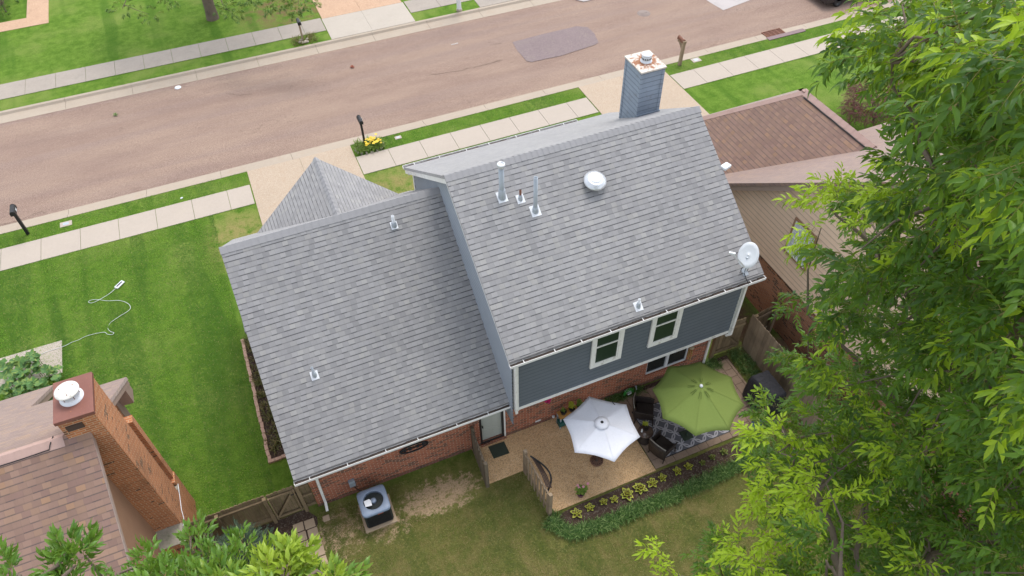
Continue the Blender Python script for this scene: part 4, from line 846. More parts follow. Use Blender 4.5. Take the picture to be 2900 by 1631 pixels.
# wicker chairs
def chair():
    t=thing('wicker_armchair','x','chair',(0,0,0),'dark wicker armchairs on the patio')
    g=MB(); g.box((-.25,-.25,.24),(.27,.25,.42)); g.build('seat',M['wicker'],t,bevel=.02)
    g=MB(); n=9; vs=[]
    for j,(z,h_) in enumerate(((.22,.0),(.45,.02),(.66,.05),(.86,.09))):
        for i in range(n):
            y=-.29+.58*i/(n-1); bow=.05*(1-(y/.29)**2); zz=z+(0.05*(1-(y/.29)**2) if j==3 else 0); vs.append((-.25-h_-bow,y,zz))
    g.add(vs,[(j*n+i,j*n+i+1,(j+1)*n+i+1,(j+1)*n+i) for j in range(3) for i in range(n-1)],True); o=g.build('backrest',M['wicker'],t); o.modifiers.new('s','SOLIDIFY').thickness=.035
    g=MB(); g.tube([vs[3*n+i] for i in range(n)],.02,6); g.build('rail',M['rustl'],o)
    for s in (-1,1):
        g=MB(); P=[(-.30,s*.28,.66),(-.12,s*.295,.665),(.12,s*.30,.65),(.27,s*.295,.60)]; g.tube(P,.022,6); g.add([(x,y,z) for x,y,z in P]+[(x,s*.275,.3) for x,y,z in P],[(i,i+1,5+i,4+i) for i in range(3)]); g.build('armrest',M['wicker'],t)
    for x,y in ((-.24,-.25),(-.24,.25),(.27,-.27),(.27,.27)):
        g=MB(); g.tube([(x*1.12,y*1.08,0.0),(x,y,.3)],[.016,.024],7); g.build('leg',M['wicker'],t)
    return t
M['rustl']=paint('worn_wicker_rim',(.22,.20,.17),.5,0,.3,12)
c1=chair(); p=at(ZA(1068,975),.42); c1.location=(p.x,p.y,.04); c1.rotation_euler=(0,0,R(-32)); c1['label']='dark wicker armchair at the head of the rug, between the two parasols'
p=at((1877,1262),.42); dup(c1,(p.x,p.y,.036),R(22),'dark wicker armchair at the near edge of the rug, beside the planting bed')
# side table with a plant
p=at(ZA(1082,1215),.52); TP=Vector((p.x,p.y,0)); t=thing('side_table','round brown wicker side table between the two armchairs','table',TP)
g=MB(); g.lathe([(.0,.50),(.23,.50),(.235,.515),(.23,.53),(0,.53)],TP,36); g.build('tabletop',paint('brown_glass_top',(.11,.075,.06),.12,0,.3,7,spec=.6),t)
g=MB(); g.lathe([(.19,.035),(.2,.06),(.13,.22),(.12,.32),(.18,.49)],TP,24); g.build('pedestal',M['wicker'],t)
g=MB(); cc=TP+Vector((-.12,.04,.53)); g.lathe([(.028,0),(.028,.1),(.012,.13),(.012,.15),(0,.15)],cc,12); tag(g.build('bottle',M['pvc']),'small white bottle on the round side table','bottle')
# barbecue under its cover
g0=at(ZB(690,955),1.12); g1=at(ZB(880,1180),1.12); gx=(11.76,12.42); gy=(8.58,9.58)
gc=thing('covered_barbecue','barbecue under a black cloth cover standing against the wooden fence','barbecue',(12.1,9.1,0))
b=NB('black_cover_cloth'); n=b.noise(b.map(b.obj(),(1,2,.6)),4,5,.7,1.5); b.bump(n,1.0,.06); b.fin(b.mix(n,(.022,.022,.026),(.045,.045,.052)),.6,0,.3)
g=MB(); nx,ny=7,10; vs=[]
ring=[]
for z,ins in ((.06,-.03),(.35,-.02),(.72,0.0),(.86,.0),(1.07,.03),(1.13,.10)):
    x0,x1,y0,y1=gx[0]+ins,gx[1]-ins*.6,gy[0]+ins*.9,gy[1]-ins*.9; pts_=[]
    for i in range(nx): pts_.append((x0+(x1-x0)*i/nx,y0))
    for i in range(ny): pts_.append((x1,y0+(y1-y0)*i/ny))
    for i in range(nx): pts_.append((x1-(x1-x0)*i/nx,y1))
    for i in range(ny): pts_.append((x0,y1-(y1-y0)*i/ny))
    w_=.02*(1-z/1.3)+.005; ring.append([(a+w_*math.sin(i*1.9+z*2),c_+w_*math.cos(i*2.3+z*3),z+random.uniform(-.012,.012)) for i,(a,c_) in enumerate(pts_)])
n=len(ring[0]); vs=[q_ for r in ring for q_ in r]; g.add(vs,[(j*n+i,j*n+(i+1)%n,(j+1)*n+(i+1)%n,(j+1)*n+i) for j in range(len(ring)-1) for i in range(n)],True); k_=len(g.v); g.add([((gx[0]+gx[1])/2,(gy[0]+gy[1])/2,1.10)],[]); g.f+=[(5*n+i,5*n+(i+1)%n,k_) for i in range(n)]; g.s+=[True]*n
g.build('cover',b.m,gc)
for x in gx:
    for y in (gy[0]+.1,gy[1]-.1): g=MB(); g.tube([(x+(.08 if x<12.1 else -.08),y,0),(x+(.08 if x<12.1 else -.08),y,.12)],.035,8); g.build('wheel',M['black'],gc)
# satellite dish
P0=Vector(onroof(Q(6,2340,1290),*R1)); sdh=thing('satellite_dish','white satellite dish on a short mast at the roof corner','satellite dish',P0)
Dc=onroof(Q(6,2340,1290),*R1)+Vector((.03,.02,.50)); 
tgt=ay(Q(6,2378,1118),P0.y+.02); Dc=tgt
look=(Vector((-.55,-.62,.62))).normalized(); Mx=look.to_track_quat('Z','Y').to_matrix()
Rl,Rs=.36,.27
# elliptical reflector
g=MB(); vs=[];K=32
upv=(Vector((0,0,1))-look*look.z).normalized(); sdv=look.cross(upv)
for r in (0,.35,.7,1.0):
    for k_ in range(K): a=2*math.pi*k_/K; vs.append(Dc+upv*(Rl*r*math.cos(a))+sdv*(Rs*r*math.sin(a))+look*(.03*r*r-.03))
g.add(vs,[(j*K+k_,j*K+(k_+1)%K,(j+1)*K+(k_+1)%K,(j+1)*K+k_) for j in range(3) for k_ in range(K)],True); o=g.build('reflector',M['pvc'],sdh); o.modifiers.new('s','SOLIDIFY').thickness=.014
g=MB(); q_=Dc+upv*.12-sdv*.07-look*.03; g.prism([q_+upv*.07+look*.012,q_+sdv*.05-upv*.02+look*.012,q_-sdv*.04-upv*.04+look*.012],look*.004); g.build('logo',M['metal'],o)
g=MB(); base=Dc-upv*Rl*.95; 
E_=ay(Q(6,2215,1100),Dc.y-.25)
g.beam(base-look*.02,E_,.03,.04); g.build('arm',M['pvc'],sdh)
g=MB(); g.beam(E_+sdv*.08,E_-sdv*.08,.05,.06); g.tube([E_,E_+(Dc-E_).normalized()*.09],.035,10); g.build('receiver',M['pvc'],sdh)
g=MB(); g.tube([P0,P0+Vector((0,0,.22)),Dc-look*.05],.022,10); g.build('mast',M['metal'],sdh)
g=MB(); g.obox(P0+Vector((0,0,.02)),(.16,.22,.02),M=Matrix.Rotation(math.atan(mm),3,'X')); g.build('foot_plate',M['metal'],sdh); g=MB(); g.obox(Dc-look*.06-upv*.1,(.1,.06,.14)); g.build('bracket',M['metal'],sdh)
g=MB(); dn=Vector((0,-1,-mm)).normalized(); g.tube([Dc-look*.06,P0+Vector((-.12,.03,.12)),P0+Vector((-.17,.0,.05)),P0+Vector((-.05,-.05,.03)),P0+dn*.25+Vector((-.04,0,.025)),P0+dn*.34+Vector((-.02,0,.02))],.009,6); g.tube([Dc-look*.06,P0+Vector((.12,.02,.15)),P0+Vector((.05,-.02,.03))],.009,6); g.build('cable',M['black'],sdh)
# air conditioner
AX0,AX1,AY0,AY1=-.50,.29,9.93,10.72
g=MB(); g.box((-.57,9.87,-.02),(.35,10.78,.055)); tag(g.build('concrete_pad',M['pad'],bevel=.01),'tan concrete pad under the air conditioner','pad')
ac=thing('air_conditioner','blue-grey outdoor air conditioner with a round fan, on a pad by the brick wall','air conditioner',((AX0+AX1)/2,(AY0+AY1)/2,.055))
M['acm']=paint('blue_grey_enamel',(.20,.25,.33),.45,0,.12,12); M['acd']=paint('dark_green_black_coil',(.03,.038,.036),.6,0,.3,10)
g=MB(); g.box((AX0+.02,AY0+.02,.055),(AX1-.02,AY1-.02,.75)); g.build('cabinet',M['acd'],ac,bevel=.04)
g=MB()
for i in range(15): z=.11+i*.04; g.box((AX0+.06,AY0+.008,z),(AX1-.06,AY0+.02,z+.016)); g.box((AX1-.02,AY0+.06,z),(AX1-.008,AY1-.06,z+.016)); g.box((AX0+.008,AY0+.06,z),(AX0+.02,AY1-.06,z+.016))
g.build('grille',M['black'],ac)
cx,cy_=(AX0+AX1)/2-.01,(AY0+AY1)/2+.01; K=48; g=MB(); hw=(AX1-AX0)/2+.01; zt=.83
def sq(a,h,r=.07):
    c_,s_=math.cos(a),math.sin(a); k_=h/max(abs(c_),abs(s_)); x_,y_=c_*k_,s_*k_; lim=h-.03
    return x_,y_
vs=[]
for a in [2*math.pi*k_/K for k_ in range(K)]:
    c_,s_=math.cos(a),math.sin(a); pw=(abs(c_)**8+abs(s_)**8)**(-1/8)
    vs+= [(cx+hw*pw*c_,cy_+hw*pw*s_,zt-.09),(cx+hw*pw*c_,cy_+hw*pw*s_,zt-.02),(cx+(hw-.025)*pw*c_,cy_+(hw-.025)*pw*s_,zt),(cx+.295*c_,cy_+.295*s_,zt+.012),(cx+.275*c_,cy_+.275*s_,zt-.005),(cx+.275*c_,cy_+.275*s_,zt-.12)]
g.add(vs,[(k_*6+j,((k_+1)%K)*6+j,((k_+1)%K)*6+j+1,k_*6+j+1) for k_ in range(K) for j in range(5)],True); g.build('top_cover',M['acm'],ac)
g=MB(); g.lathe([(0,zt-.14),(.275,zt-.14)][::-1],(cx,cy_,0),32); g.build('well',M['black'],ac)
g=MB()
for k_ in range(4):
    a=k_*math.pi/2+.5; vs=[]
    for r in (.07,.17,.26):
        for u,dz in ((-.28,-.03),(.28,.02)): vs.append((cx+r*math.cos(a+u),cy_+r*math.sin(a+u),zt-.1+dz))
    g.add(vs,[(0,1,3,2),(2,3,5,4)],True)
g.build('fan_blade',M['acd'],ac)
g=MB(); g.lathe([(.08,zt-.1),(.08,zt-.01),(.07,zt+.005),(0,zt+.008)],(cx,cy_,0),24); g.build('fan_hub',M['acm'],ac)
g=MB(); 
for r in np.arange(.095,.275,.0125): g.tube([(cx+r*math.cos(u),cy_+r*math.sin(u),zt+.006) for u in np.linspace(0,2*math.pi,32)],.0014,3,cap=False)
for k_ in range(6): a=k_*math.pi/3; g.tube([(cx+.07*math.cos(a),cy_+.07*math.sin(a),zt+.004),(cx+.28*math.cos(a),cy_+.28*math.sin(a),zt+.004)],.003,4)
g.build('fan_guard',M['black'],ac)
g=MB(); g.add([(cx-.25,cy_-.12,zt+.012),(cx-.07,cy_-.15,zt+.018),(cx-.06,cy_+.0,zt+.02),(cx-.10,cy_+.07,zt+.018),(cx-.255,cy_+.06,zt+.014)],[(0,1,2,3,4)]); o=g.build('warning_sheet',M['pvc'],ac); o.modifiers.new('s','SOLIDIFY').thickness=.003
g=MB(); g.box((cx+.0,AY0+.003,.70),(cx+.16,AY0+.012,.73)); g.build('badge',paint('orange_badge',(.45,.09,.03),.4),ac,bevel=.003)
# stepping stones, splash block
for i in range(9):
    col,row=i%2,i//2
    if i==8: col=1
    x=-2.30+col*.325+random.uniform(-.01,.01)+row*.02; y=10.80-row*.30-(.01 if col else -.005)
    nm=['first','second','third','fourth','fifth'][row]; g=MB(); g.box((x-.142,y-.135,-.02),(x+.142,y+.135,.035)); o=g.build('stepping_stone',M['pad'],bevel=.012)
    tag(o,f'square tan stepping stone, {nm} from the wooden gate in the '+('right' if col else 'left')+' column','stepping stone','square stepping stones leading from the gate')
g=MB(); g.obox((-1.50,10.76,.02),(.19,.17,.06)); tag(g.build('splash_block',M['pad'],bevel=.01),'small grey splash block under the left downspout','splash block')
# door mat
g=MB(); a,b_,c_,d_=[at(ZD(*q_),.045) for q_ in ((322,528),(385,660),(560,598),(500,468))]; g.prism([a,b_,c_,d_],(0,0,-.012)); tag(g.build('doormat',paint('dark_green_mat',(.045,.055,.04),.95,0,.3,40,bump=.5)),'dark green doormat in front of the patio door','doormat')
# wooden gate and fence, left
def boards(mb,p0,p1,z0,z1,bw=.14,th=.02,gap=.004,nr=None,jit=.015,top='dog',zb=None):
    p0=Vector(p0);p1=Vector(p1);L=(p1-p0).length;d=(p1-p0)/L;nr=Vector((-d.y,d.x,0)) if nr is None else Vector(nr);n=max(1,round(L/bw));w_=L/n
    for i in range(n):
        a=p0+d*(i*w_+gap); b_=p0+d*((i+1)*w_-gap); h=z1+random.uniform(-jit,jit); o=nr*random.uniform(-.003,.003)
        c_=.025; poly=[a+Vector((0,0,z0)),b_+Vector((0,0,z0)),b_+Vector((0,0,h-c_)),b_-d*c_+Vector((0,0,h)),a+d*c_+Vector((0,0,h)),a+Vector((0,0,h-c_))]
        mb.prism([q_+o for q_ in poly],nr*th)
FY=11.26
def zy(x,y): return ay(ZC(x,y),FY)
ga,gb=zy(590,545),zy(1120,372)
ft=thing('wooden_gate','weathered wooden gate with a diagonal brace between the brown fence posts at the house corner','gate',(-2.4,FY,0))
gl,gr_=-2.78,-2.02
g=MB(); boards(g,(gl,FY+.04,0),(gr_,FY+.04,0),.08,1.42,.105); g.build('panel',M['wood'],ft,rand=True)
g=MB(); y=FY-.01; g.beam((gl,y,1.25),(gr_,y,1.25),.04,.08); g.beam((gl,y,.18),(gr_,y,.18),.04,.08); g.beam((gl+.04,y-.002,.12),(gl+.04,y-.002,1.3),.04,.08,up=(0,1,0)); g.beam((gr_-.04,y-.002,.12),(gr_-.04,y-.002,1.3),.04,.08,up=(0,1,0)); g.beam((gl+.08,y-.004,.22),(gr_-.1,y-.004,1.2),.04,.075); g.build('brace',M['wood'],ft,rand=True)
g=MB(); g.beam((gr_-.15,y-.03,1.12),(gr_+.06,y-.03,1.12),.02,.04); g.build('latch',M['black'],ft)
ff=thing('wooden_fence','short board fence with posts either side of the gate, next to the blue-green conifer','fence',(-3.4,FY,0))
g=MB(); boards(g,(-6.3,FY+.04,0),(gl-.03,FY+.04,0),.05,1.46,.115); g.build('panel',M['wood'],ff,rand=True); g=MB(); boards(g,(gr_+.02,FY+.04,0),(-1.64,FY+.04,0),.05,1.46,.115); g.build('panel',M['wood'],ff,rand=True)
for x in (-5.4,-4.1,gl-.06,gr_+.07): g=MB(); g.box((x-.05,FY-.08,0),(x+.05,FY+.03,1.40)); g.build('post',M['wood'],ff,rand=True,bevel=.006)
for z in (.25,.8,1.3): g=MB(); g.box((gr_+.12,FY-.03,z-.04),(-1.64,FY+.03,z+.04)); g.build('rail',M['wood'],ff,rand=True)
for z in (.25,1.25): g=MB(); g.box((-6.3,FY-.03,z-.04),(gl-.1,FY+.03,z+.04)); g.build('rail',M['wood'],ff,rand=True)
# picket screens on the patio
def picket(label,p0,p1,h,n,mat,gap=.5):
    p0=Vector(p0);p1=Vector(p1);d=(p1-p0).normalized();L=(p1-p0).length; nr=Vector((-d.y,d.x,0)); t=thing('picket_screen',label,'fence',p0.lerp(p1,.5),'picket screens beside the patio')
    for i in range(n):
        c_=p0+d*(L*(i+.5)/n); w_=L/n*gap/2; hh=h+random.uniform(-.03,.02); g=MB(); g.prism([c_-d*w_+Vector((0,0,.03)),c_+d*w_+Vector((0,0,.03)),c_+d*w_+Vector((0,0,hh-.04)),c_+Vector((0,0,hh)),c_-d*w_+Vector((0,0,hh-.04))],nr*.02); g.build('picket',mat,t,rand=True)
    for z in (.25,h-.12): g=MB(); g.beam(p0-nr*.03+Vector((0,0,z)),p1-nr*.03+Vector((0,0,z)),.04,.085); g.build('rail',mat,t,rand=True)
    for q_ in (p0,p1): g=MB(); g.obox(q_-nr*.03+Vector((0,0,(h+.06)/2)),(.1,.1,h+.06),rz=math.atan2(d.y,d.x)); g.build('post',mat,t,rand=True,bevel=.006)
    return t
picket('grey picket screen with gaps between the slats, on the lawn edge of the tan patio',(4.36,8.36,0),(4.26,9.86,0),1.18,8,M['woodg'],.45)
picket('tall weathered picket screen beside the patio door',(3.06,9.88,0),(3.12,11.1,0),1.3,8,M['woodd'],.55)
# dark slatted rack hung over the picket screen
t=thing('slatted_rack','dark curved slatted rack hooked over the grey picket screen','rack',(4.42,9.1,.9)); 
for i in range(4):
    g=MB(); g.tube([(4.40+.05*i+.02*math.sin(u*3.1),9.62-.28*i*.15-u*(1.0-.05*i),1.22-.06*i-.10*abs(u-.5)) for u in np.linspace(0,1,9)],.018,5); g.build('slat',M['darkbrown'],t)
g=MB(); g.tube([(4.36+.36*math.sin(u*math.pi),9.66-1.12*u,1.22-.34*math.sin(u*math.pi*.8)) for u in np.linspace(0,1,14)],.028,6); g.build('frame',M['black'],t)
# right-hand fence and gate
g1_=thing('wooden_gate','greenish board gate in the shaded corner behind the house','gate',(12.3,11.3,0))
g=MB(); boards(g,(11.72,11.3,0),(12.72,11.3,0),.06,1.55,.12); g.build('panel',M['wood'],g1_,rand=True)
g=MB(); g.beam((11.74,11.27,1.3),(12.7,11.27,1.3),.04,.09); g.beam((11.74,11.27,.25),(12.7,11.27,.25),.04,.09); g.beam((11.85,11.265,1.25),(12.6,11.265,.3),.04,.08); g.build('brace',M['wood'],g1_,rand=True)
g=MB(); g.box((11.58,11.2,0),(11.70,11.32,1.6)); g.build('post',M['wood'],g1_,rand=True)
fr=thing('wooden_fence','tall grey-brown board fence running behind the covered barbecue','fence',(12.95,8,0))
g=MB(); boards(g,(12.86,11.25,0),(12.92,2.5,0),.04,1.72,.145); g.build('panel',M['woodg'],fr,rand=True)
for i in range(4): y=11.2-2.4*i; g=MB(); g.box((12.96,y-.05,0),(13.06,y+.05,1.62)); g.build('post',M['wood'],fr,rand=True)
for z in (.3,1.4): g=MB(); g.box((12.95,2.5,z-.04),(12.99,11.2,z+.04)); g.build('rail',M['wood'],fr,rand=True)
f3=thing('wooden_fence','low brown fence between the tall fence and the tan house','fence',(13.6,11.5,0))
g=MB(); boards(g,(12.95,11.35,0),(14.28,11.55,0),.04,1.35,.13); g.build('panel',M['wood'],f3,rand=True)
g=MB(); g.beam((12.95,11.3,1.15),(14.28,11.5,1.15),.04,.09); g.build('rail',M['woodg'],f3,rand=True); g=MB(); g.beam((12.95,11.3,.3),(14.28,11.5,.3),.04,.09); g.build('rail',M['woodg'],f3,rand=True); g=MB(); g.box((13.95,11.30,0),(14.05,11.42,1.5)); g.build('post',M['woodg'],f3,rand=True)
# wrought iron ornament on the brick
p=ay(Q(13,1590,155),WY-.03); t=thing('wall_ornament','black wrought iron scroll ornament on the brick wall under the left gutter','ornament',p)
g=MB(); g.tube([p+Vector((.42*math.cos(u),0,.17*math.sin(u))) for u in np.linspace(0,6.2832,40)],.022,6); 
for sx in (-1,1):
    for k_ in (.12,.28): g.tube([p+Vector((sx*(k_+.07*math.cos(u)*(1-u/9)),-.005,.08*math.sin(u)*(1-u/9))) for u in np.linspace(0,7.5,22)],.018,5)
g.tube([p+Vector((-.4,0,0)),p+Vector((.4,0,0))],.016,5); g.build('scrollwork',M['black'],t)
# garden hose on its hanger
p=ay(ZA(878,762),WY-.10); hs=thing('garden_hose','coiled green garden hose on a wall hanger','hose',p)
g=MB(); P=[]
for i in range(150):
    u=i/150*2*math.pi*7; r=.15+.035*math.sin(i*.7)+.02*(i/150); P.append(p+Vector((r*.95*math.cos(u),-.04-.03*math.sin(i*.37)-.02*(i/150),r*1.1*math.sin(u))))
g.tube(P,.011,6); g.build('coil',paint('green_hose',(.05,.30,.05),.4,0,.15,10),hs)
g=MB(); g.lathe([(.0,-.08),(.07,-.08),(.08,0),(.11,.02)],p+Vector((0,-.02,.02)),16,M=Matrix.Rotation(math.pi/2,3,'X')); g.obox(p+Vector((0,.03,.0)),(.2,.03,.14)); g.tube([p+Vector((-.07,-.12,.02)),p+Vector((.05,-.13,.09))],.018,6); g.build('hanger',M['pvc'],hs)
g=MB(); q_=p+Vector((.27,.03,.12)); g.tube([q_,q_+Vector((0,-.08,0)),q_+Vector((.0,-.1,-.06))],.016,7); g.lathe([(.0,0),(.035,0),(.035,.01)],q_+Vector((0,-.04,.03)),10); g.build('tap',M['metal'],hs)
# wind chime
p=ay(ZA(1605,255),WY-.22); t=thing('wind_chime','bamboo wind chime hanging under the overhang by the patio window','wind chime',p); g=MB(); g.lathe([(.0,.02),(.085,.02),(.09,0),(.085,-.03),(0,-.03)][::-1],p,20); g.build('disc',paint('bamboo_disc',(.45,.35,.22),.6),t)
for k_ in range(5): a=k_*1.257; L=.32+.05*k_; g=MB(); g.tube([p+Vector((.055*math.cos(a),.055*math.sin(a),-.1)),p+Vector((.055*math.cos(a),.055*math.sin(a),-.1-L))],.013,7); g.build('tube',paint('bamboo_tube',(.42,.26,.07),.5),t)
g=MB(); g.tube([p+Vector((0,0,.02)),p+Vector((0,0,max(.1,2.27-p.z))) ],.004,4); g.build('cord',M['black'],t)
# ================================================================== plants
def leaf_arr(L,W,fold=.25,droop=.25,jit=.0):
    """one leaflet along +X from the origin, normal +Z"""
    x=np.array([0,.33,.33,.33,.70,.70,.70,1.0])*L
    y=np.array([0,.5,0,-.5,.36,0,-.36,0])*W
    z=np.array([0,fold*.5,0,fold*.5,fold*.36,0,fold*.36,0])*W-droop*L*np.array([0,.08,.08,.08,.42,.42,.42,1.0])**1.5*.7
    V=np.stack([x,y,z],1)
    return V
LF=[(0,2,1),(0,3,2),(1,2,5,4),(2,3,6,5),(4,5,7),(5,6,7)]
def rotm(fwd,up):
    f=fwd/np.linalg.norm(fwd,axis=-1,keepdims=True); s=np.cross(up,f); s/=np.maximum(np.linalg.norm(s,axis=-1,keepdims=True),1e-6); u=np.cross(f,s)
    return np.stack([f,s,u],-1)
def frond(kind):
    """template: leaflet vertex array (n,8,3) and twig polyline"""
    out=[]
    if kind=='pecan':
        n=5;L=.29; cur=lambda t:np.array([L*t,0,-.11*t*t])
        for i in range(n):
            t=.22+.72*i/(n-1)
            for s in (-1,1):
                l=.128*(1-.3*abs(t-.7))*rng.uniform(.7,1.15); a=s*R(rng.uniform(30,80)-12*t); d=np.array([math.cos(a),math.sin(a),rng.uniform(-1.3,.15)])
                out.append(cur(t)+leaf_arr(l,.036*rng.uniform(.8,1.2),.45,.45)@rotm(d,np.array([rng.uniform(-.6,.6),rng.uniform(-.8,.8),1.])).T)
        out.append(cur(1)+leaf_arr(.12,.034,.5,.35)@rotm(np.array([1,0,-.6]),np.array([0,0,1.])).T)
        return np.array(out),[cur(t) for t in (0,.5,1)]
    if kind=='ovate':      # alternate glossy leaves round a shoot
        n=9;L=.13; cur=lambda t:np.array([L*t,0,.02*math.sin(t*3)])
        for i in range(n):
            t=.12+.88*i/(n-1); a=i*2.4; l=.112*(1-.35*t)*rng.uniform(.8,1.15); d=np.array([.55+.5*t,math.cos(a)*.8,math.sin(a)*.8-.1])
            out.append(cur(t)+leaf_arr(l,.032,.4,.75)@rotm(d,np.array([-.7,math.cos(a)*.3,math.sin(a)*.3+.8])).T)
        return np.array(out),[cur(t) for t in (0,.5,1)]
    if kind=='fine':       # feathery spray
        n=26;L=.42; cur=lambda t:np.array([L*t,0,-.04*t])
        for i in range(n):
            t=.08+.92*i/(n-1); a=i*2.4; d=np.array([1.0,math.cos(a)*.75,math.sin(a)*.75]); out.append(cur(t)+leaf_arr(.085*(1-.4*t),.014,.1,.1)@rotm(d,np.array([0,0,1.])).T)
        return np.array(out),[cur(t) for t in (0,.5,1)]
    if kind=='small':
        n=14;L=.28; cur=lambda t:np.array([L*t,0,-.05*t*t])
        for i in range(n):
            t=.1+.9*i/(n-1); a=i*2.4; d=np.array([.7,math.cos(a)*.8,math.sin(a)*.6]); out.append(cur(t)+leaf_arr(.062*rng.uniform(.8,1.2),.024,.3,.3)@rotm(d,np.array([0,0,1.])).T)
        return np.array(out),[cur(t) for t in (0,.5,1)]
FR={k_:[frond(k_) for _ in range(5)] for k_ in ('pecan','ovate','fine','small')}
def quadmesh(name,V,leafcount,col,mat,parent):
    """mesh made of leafcount 8-vertex leaves; col (leafcount,3)"""
    me=bpy.data.meshes.new(name); off=np.array(rootloc(parent)) if parent is not None else np.zeros(3)
    V=V-off; me.vertices.add(len(V)); me.vertices.foreach_set('co',V.astype(np.float32).ravel())
    tot=[len(f) for f in LF]; lp=np.array([i for f in LF for i in f]); nl=len(lp)
    L=(np.arange(leafcount)[:,None]*8+lp[None,:]).ravel(); me.loops.add(len(L)); me.loops.foreach_set('vertex_index',L.astype(np.int32))
    st=np.concatenate([[0],np.cumsum(tot)[:-1]]); S_=(np.arange(leafcount)[:,None]*nl+st[None,:]).ravel()
    me.polygons.add(leafcount*len(LF)); me.polygons.foreach_set('loop_start',S_.astype(np.int32))
    try: me.polygons.foreach_set('loop_total',np.tile(tot,leafcount).astype(np.int32))
    except Exception: pass
    me.update(calc_edges=True)
    ca=me.color_attributes.new('var','FLOAT_COLOR','POINT'); c=np.ones((leafcount,8,4),np.float32); c[:,:,:3]=col[:,None,:]; ca.data.foreach_set('color',c.ravel())
    me.materials.append(mat); me.polygons.foreach_set('use_smooth',np.ones(leafcount*len(LF),bool))
    o=link(bpy.data.objects.new(name,me)); o.parent=parent; return o
def scatter(kind,P,F,U,Sc,leaf_tone=None,hue=0.0):
    """place fronds: positions, forward dirs, ups, scales"""
    Vs=[];Cs=[];tw=[]
    M_=rotm(F,U); n=len(P); idx=rng.integers(0,5,n)
    for j in range(5):
        T,tp=FR[kind][j]; m=idx==j; k_=m.sum()
        if not k_: continue
        T2=T.reshape(-1,3); W=np.einsum('nij,vj->nvi',M_[m],T2)*Sc[m][:,None,None]+P[m][:,None,:]
        Vs.append(W.reshape(-1,3)); nl=T.shape[0]
        base=rng.uniform(0,1,(k_,1)); c=np.stack([np.clip(base*.7+rng.uniform(0,.3,(k_,nl)),0,1),np.clip((leaf_tone[m][:,None] if leaf_tone is not None else rng.uniform(0,.75,(k_,1)))+rng.uniform(-.12,.12,(k_,nl)),0,1),rng.uniform(0,1,(k_,nl))],-1); Cs.append(c.reshape(-1,3))
        tt=np.array(tp); tw.append(np.einsum('nij,vj->nvi',M_[m],tt)*Sc[m][:,None,None]+P[m][:,None,:])
    return np.concatenate(Vs),np.concatenate(Cs),np.concatenate(tw)
def twigmesh(name,tw,r,mat,parent):
    """3-sided twigs for every polyline (n,3,3)"""
    n=len(tw); off=np.array(rootloc(parent)); d=tw[:,2]-tw[:,0]; s=np.cross(d,[0.3,0.2,1.0]); s/=np.linalg.norm(s,axis=1,keepdims=True)+1e-9; u=np.cross(d,s); u/=np.linalg.norm(u,axis=1,keepdims=True)+1e-9
    V=[]
    for i,rr in enumerate((r,r*.7,r*.3)):
        for a in (0,2.094,4.189): V.append(tw[:,i]+s*math.cos(a)*rr+u*math.sin(a)*rr)
    V=np.stack(V,1).reshape(-1,3)-off; F=[]; 
    q=np.array([[i*3+k_,i*3+(k_+1)%3,(i+1)*3+(k_+1)%3,(i+1)*3+k_] for i in range(2) for k_ in range(3)])
    L=(np.arange(n)[:,None,None]*9+q[None]).reshape(-1)
    me=bpy.data.meshes.new(name); me.vertices.add(len(V)); me.vertices.foreach_set('co',V.astype(np.float32).ravel()); me.loops.add(len(L)); me.loops.foreach_set('vertex_index',L.astype(np.int32)); me.polygons.add(n*6); me.polygons.foreach_set('loop_start',(np.arange(n*6)*4).astype(np.int32)); me.update(calc_edges=True); me.materials.append(mat)
    o=link(bpy.data.objects.new(name,me)); o.parent=parent; return o
M['bark']=concrete('grey_brown_bark',(.16,.125,.095),.5,(.08,.06,.045),.7)
M['twig']=paint('yellow_green_twig',(.30,.26,.09),.7,0,.2,6)
M['lfp']=leafmat('pecan_leaf',(.020,.070,.018),(.125,.26,.024),(.42,.58,.03),.42,.40)
M['lfo']=leafmat('glossy_broad_leaf',(.07,.17,.025),(.17,.31,.04),(.36,.48,.05),.36,.34)
M['lfc']=leafmat('blue_green_needles',(.035,.075,.048),(.075,.13,.085),(.13,.20,.12),.15,.6)
M['lfm']=leafmat('purple_maple_leaf',(.12,.035,.045),(.22,.08,.08),(.32,.15,.12),.25,.6)
M['lfg']=leafmat('fresh_green_leaf',(.04,.11,.02),(.10,.21,.04),(.24,.34,.06),.3,.5)
def pip(poly,x,y):
    c=False;n=len(poly)
    for i in range(n):
        x1,y1=poly[i];x2,y2=poly[(i+1)%n]
        if (y1>y)!=(y2>y) and x<(x2-x1)*(y-y1)/(y2-y1)+x1: c=not c
    return c
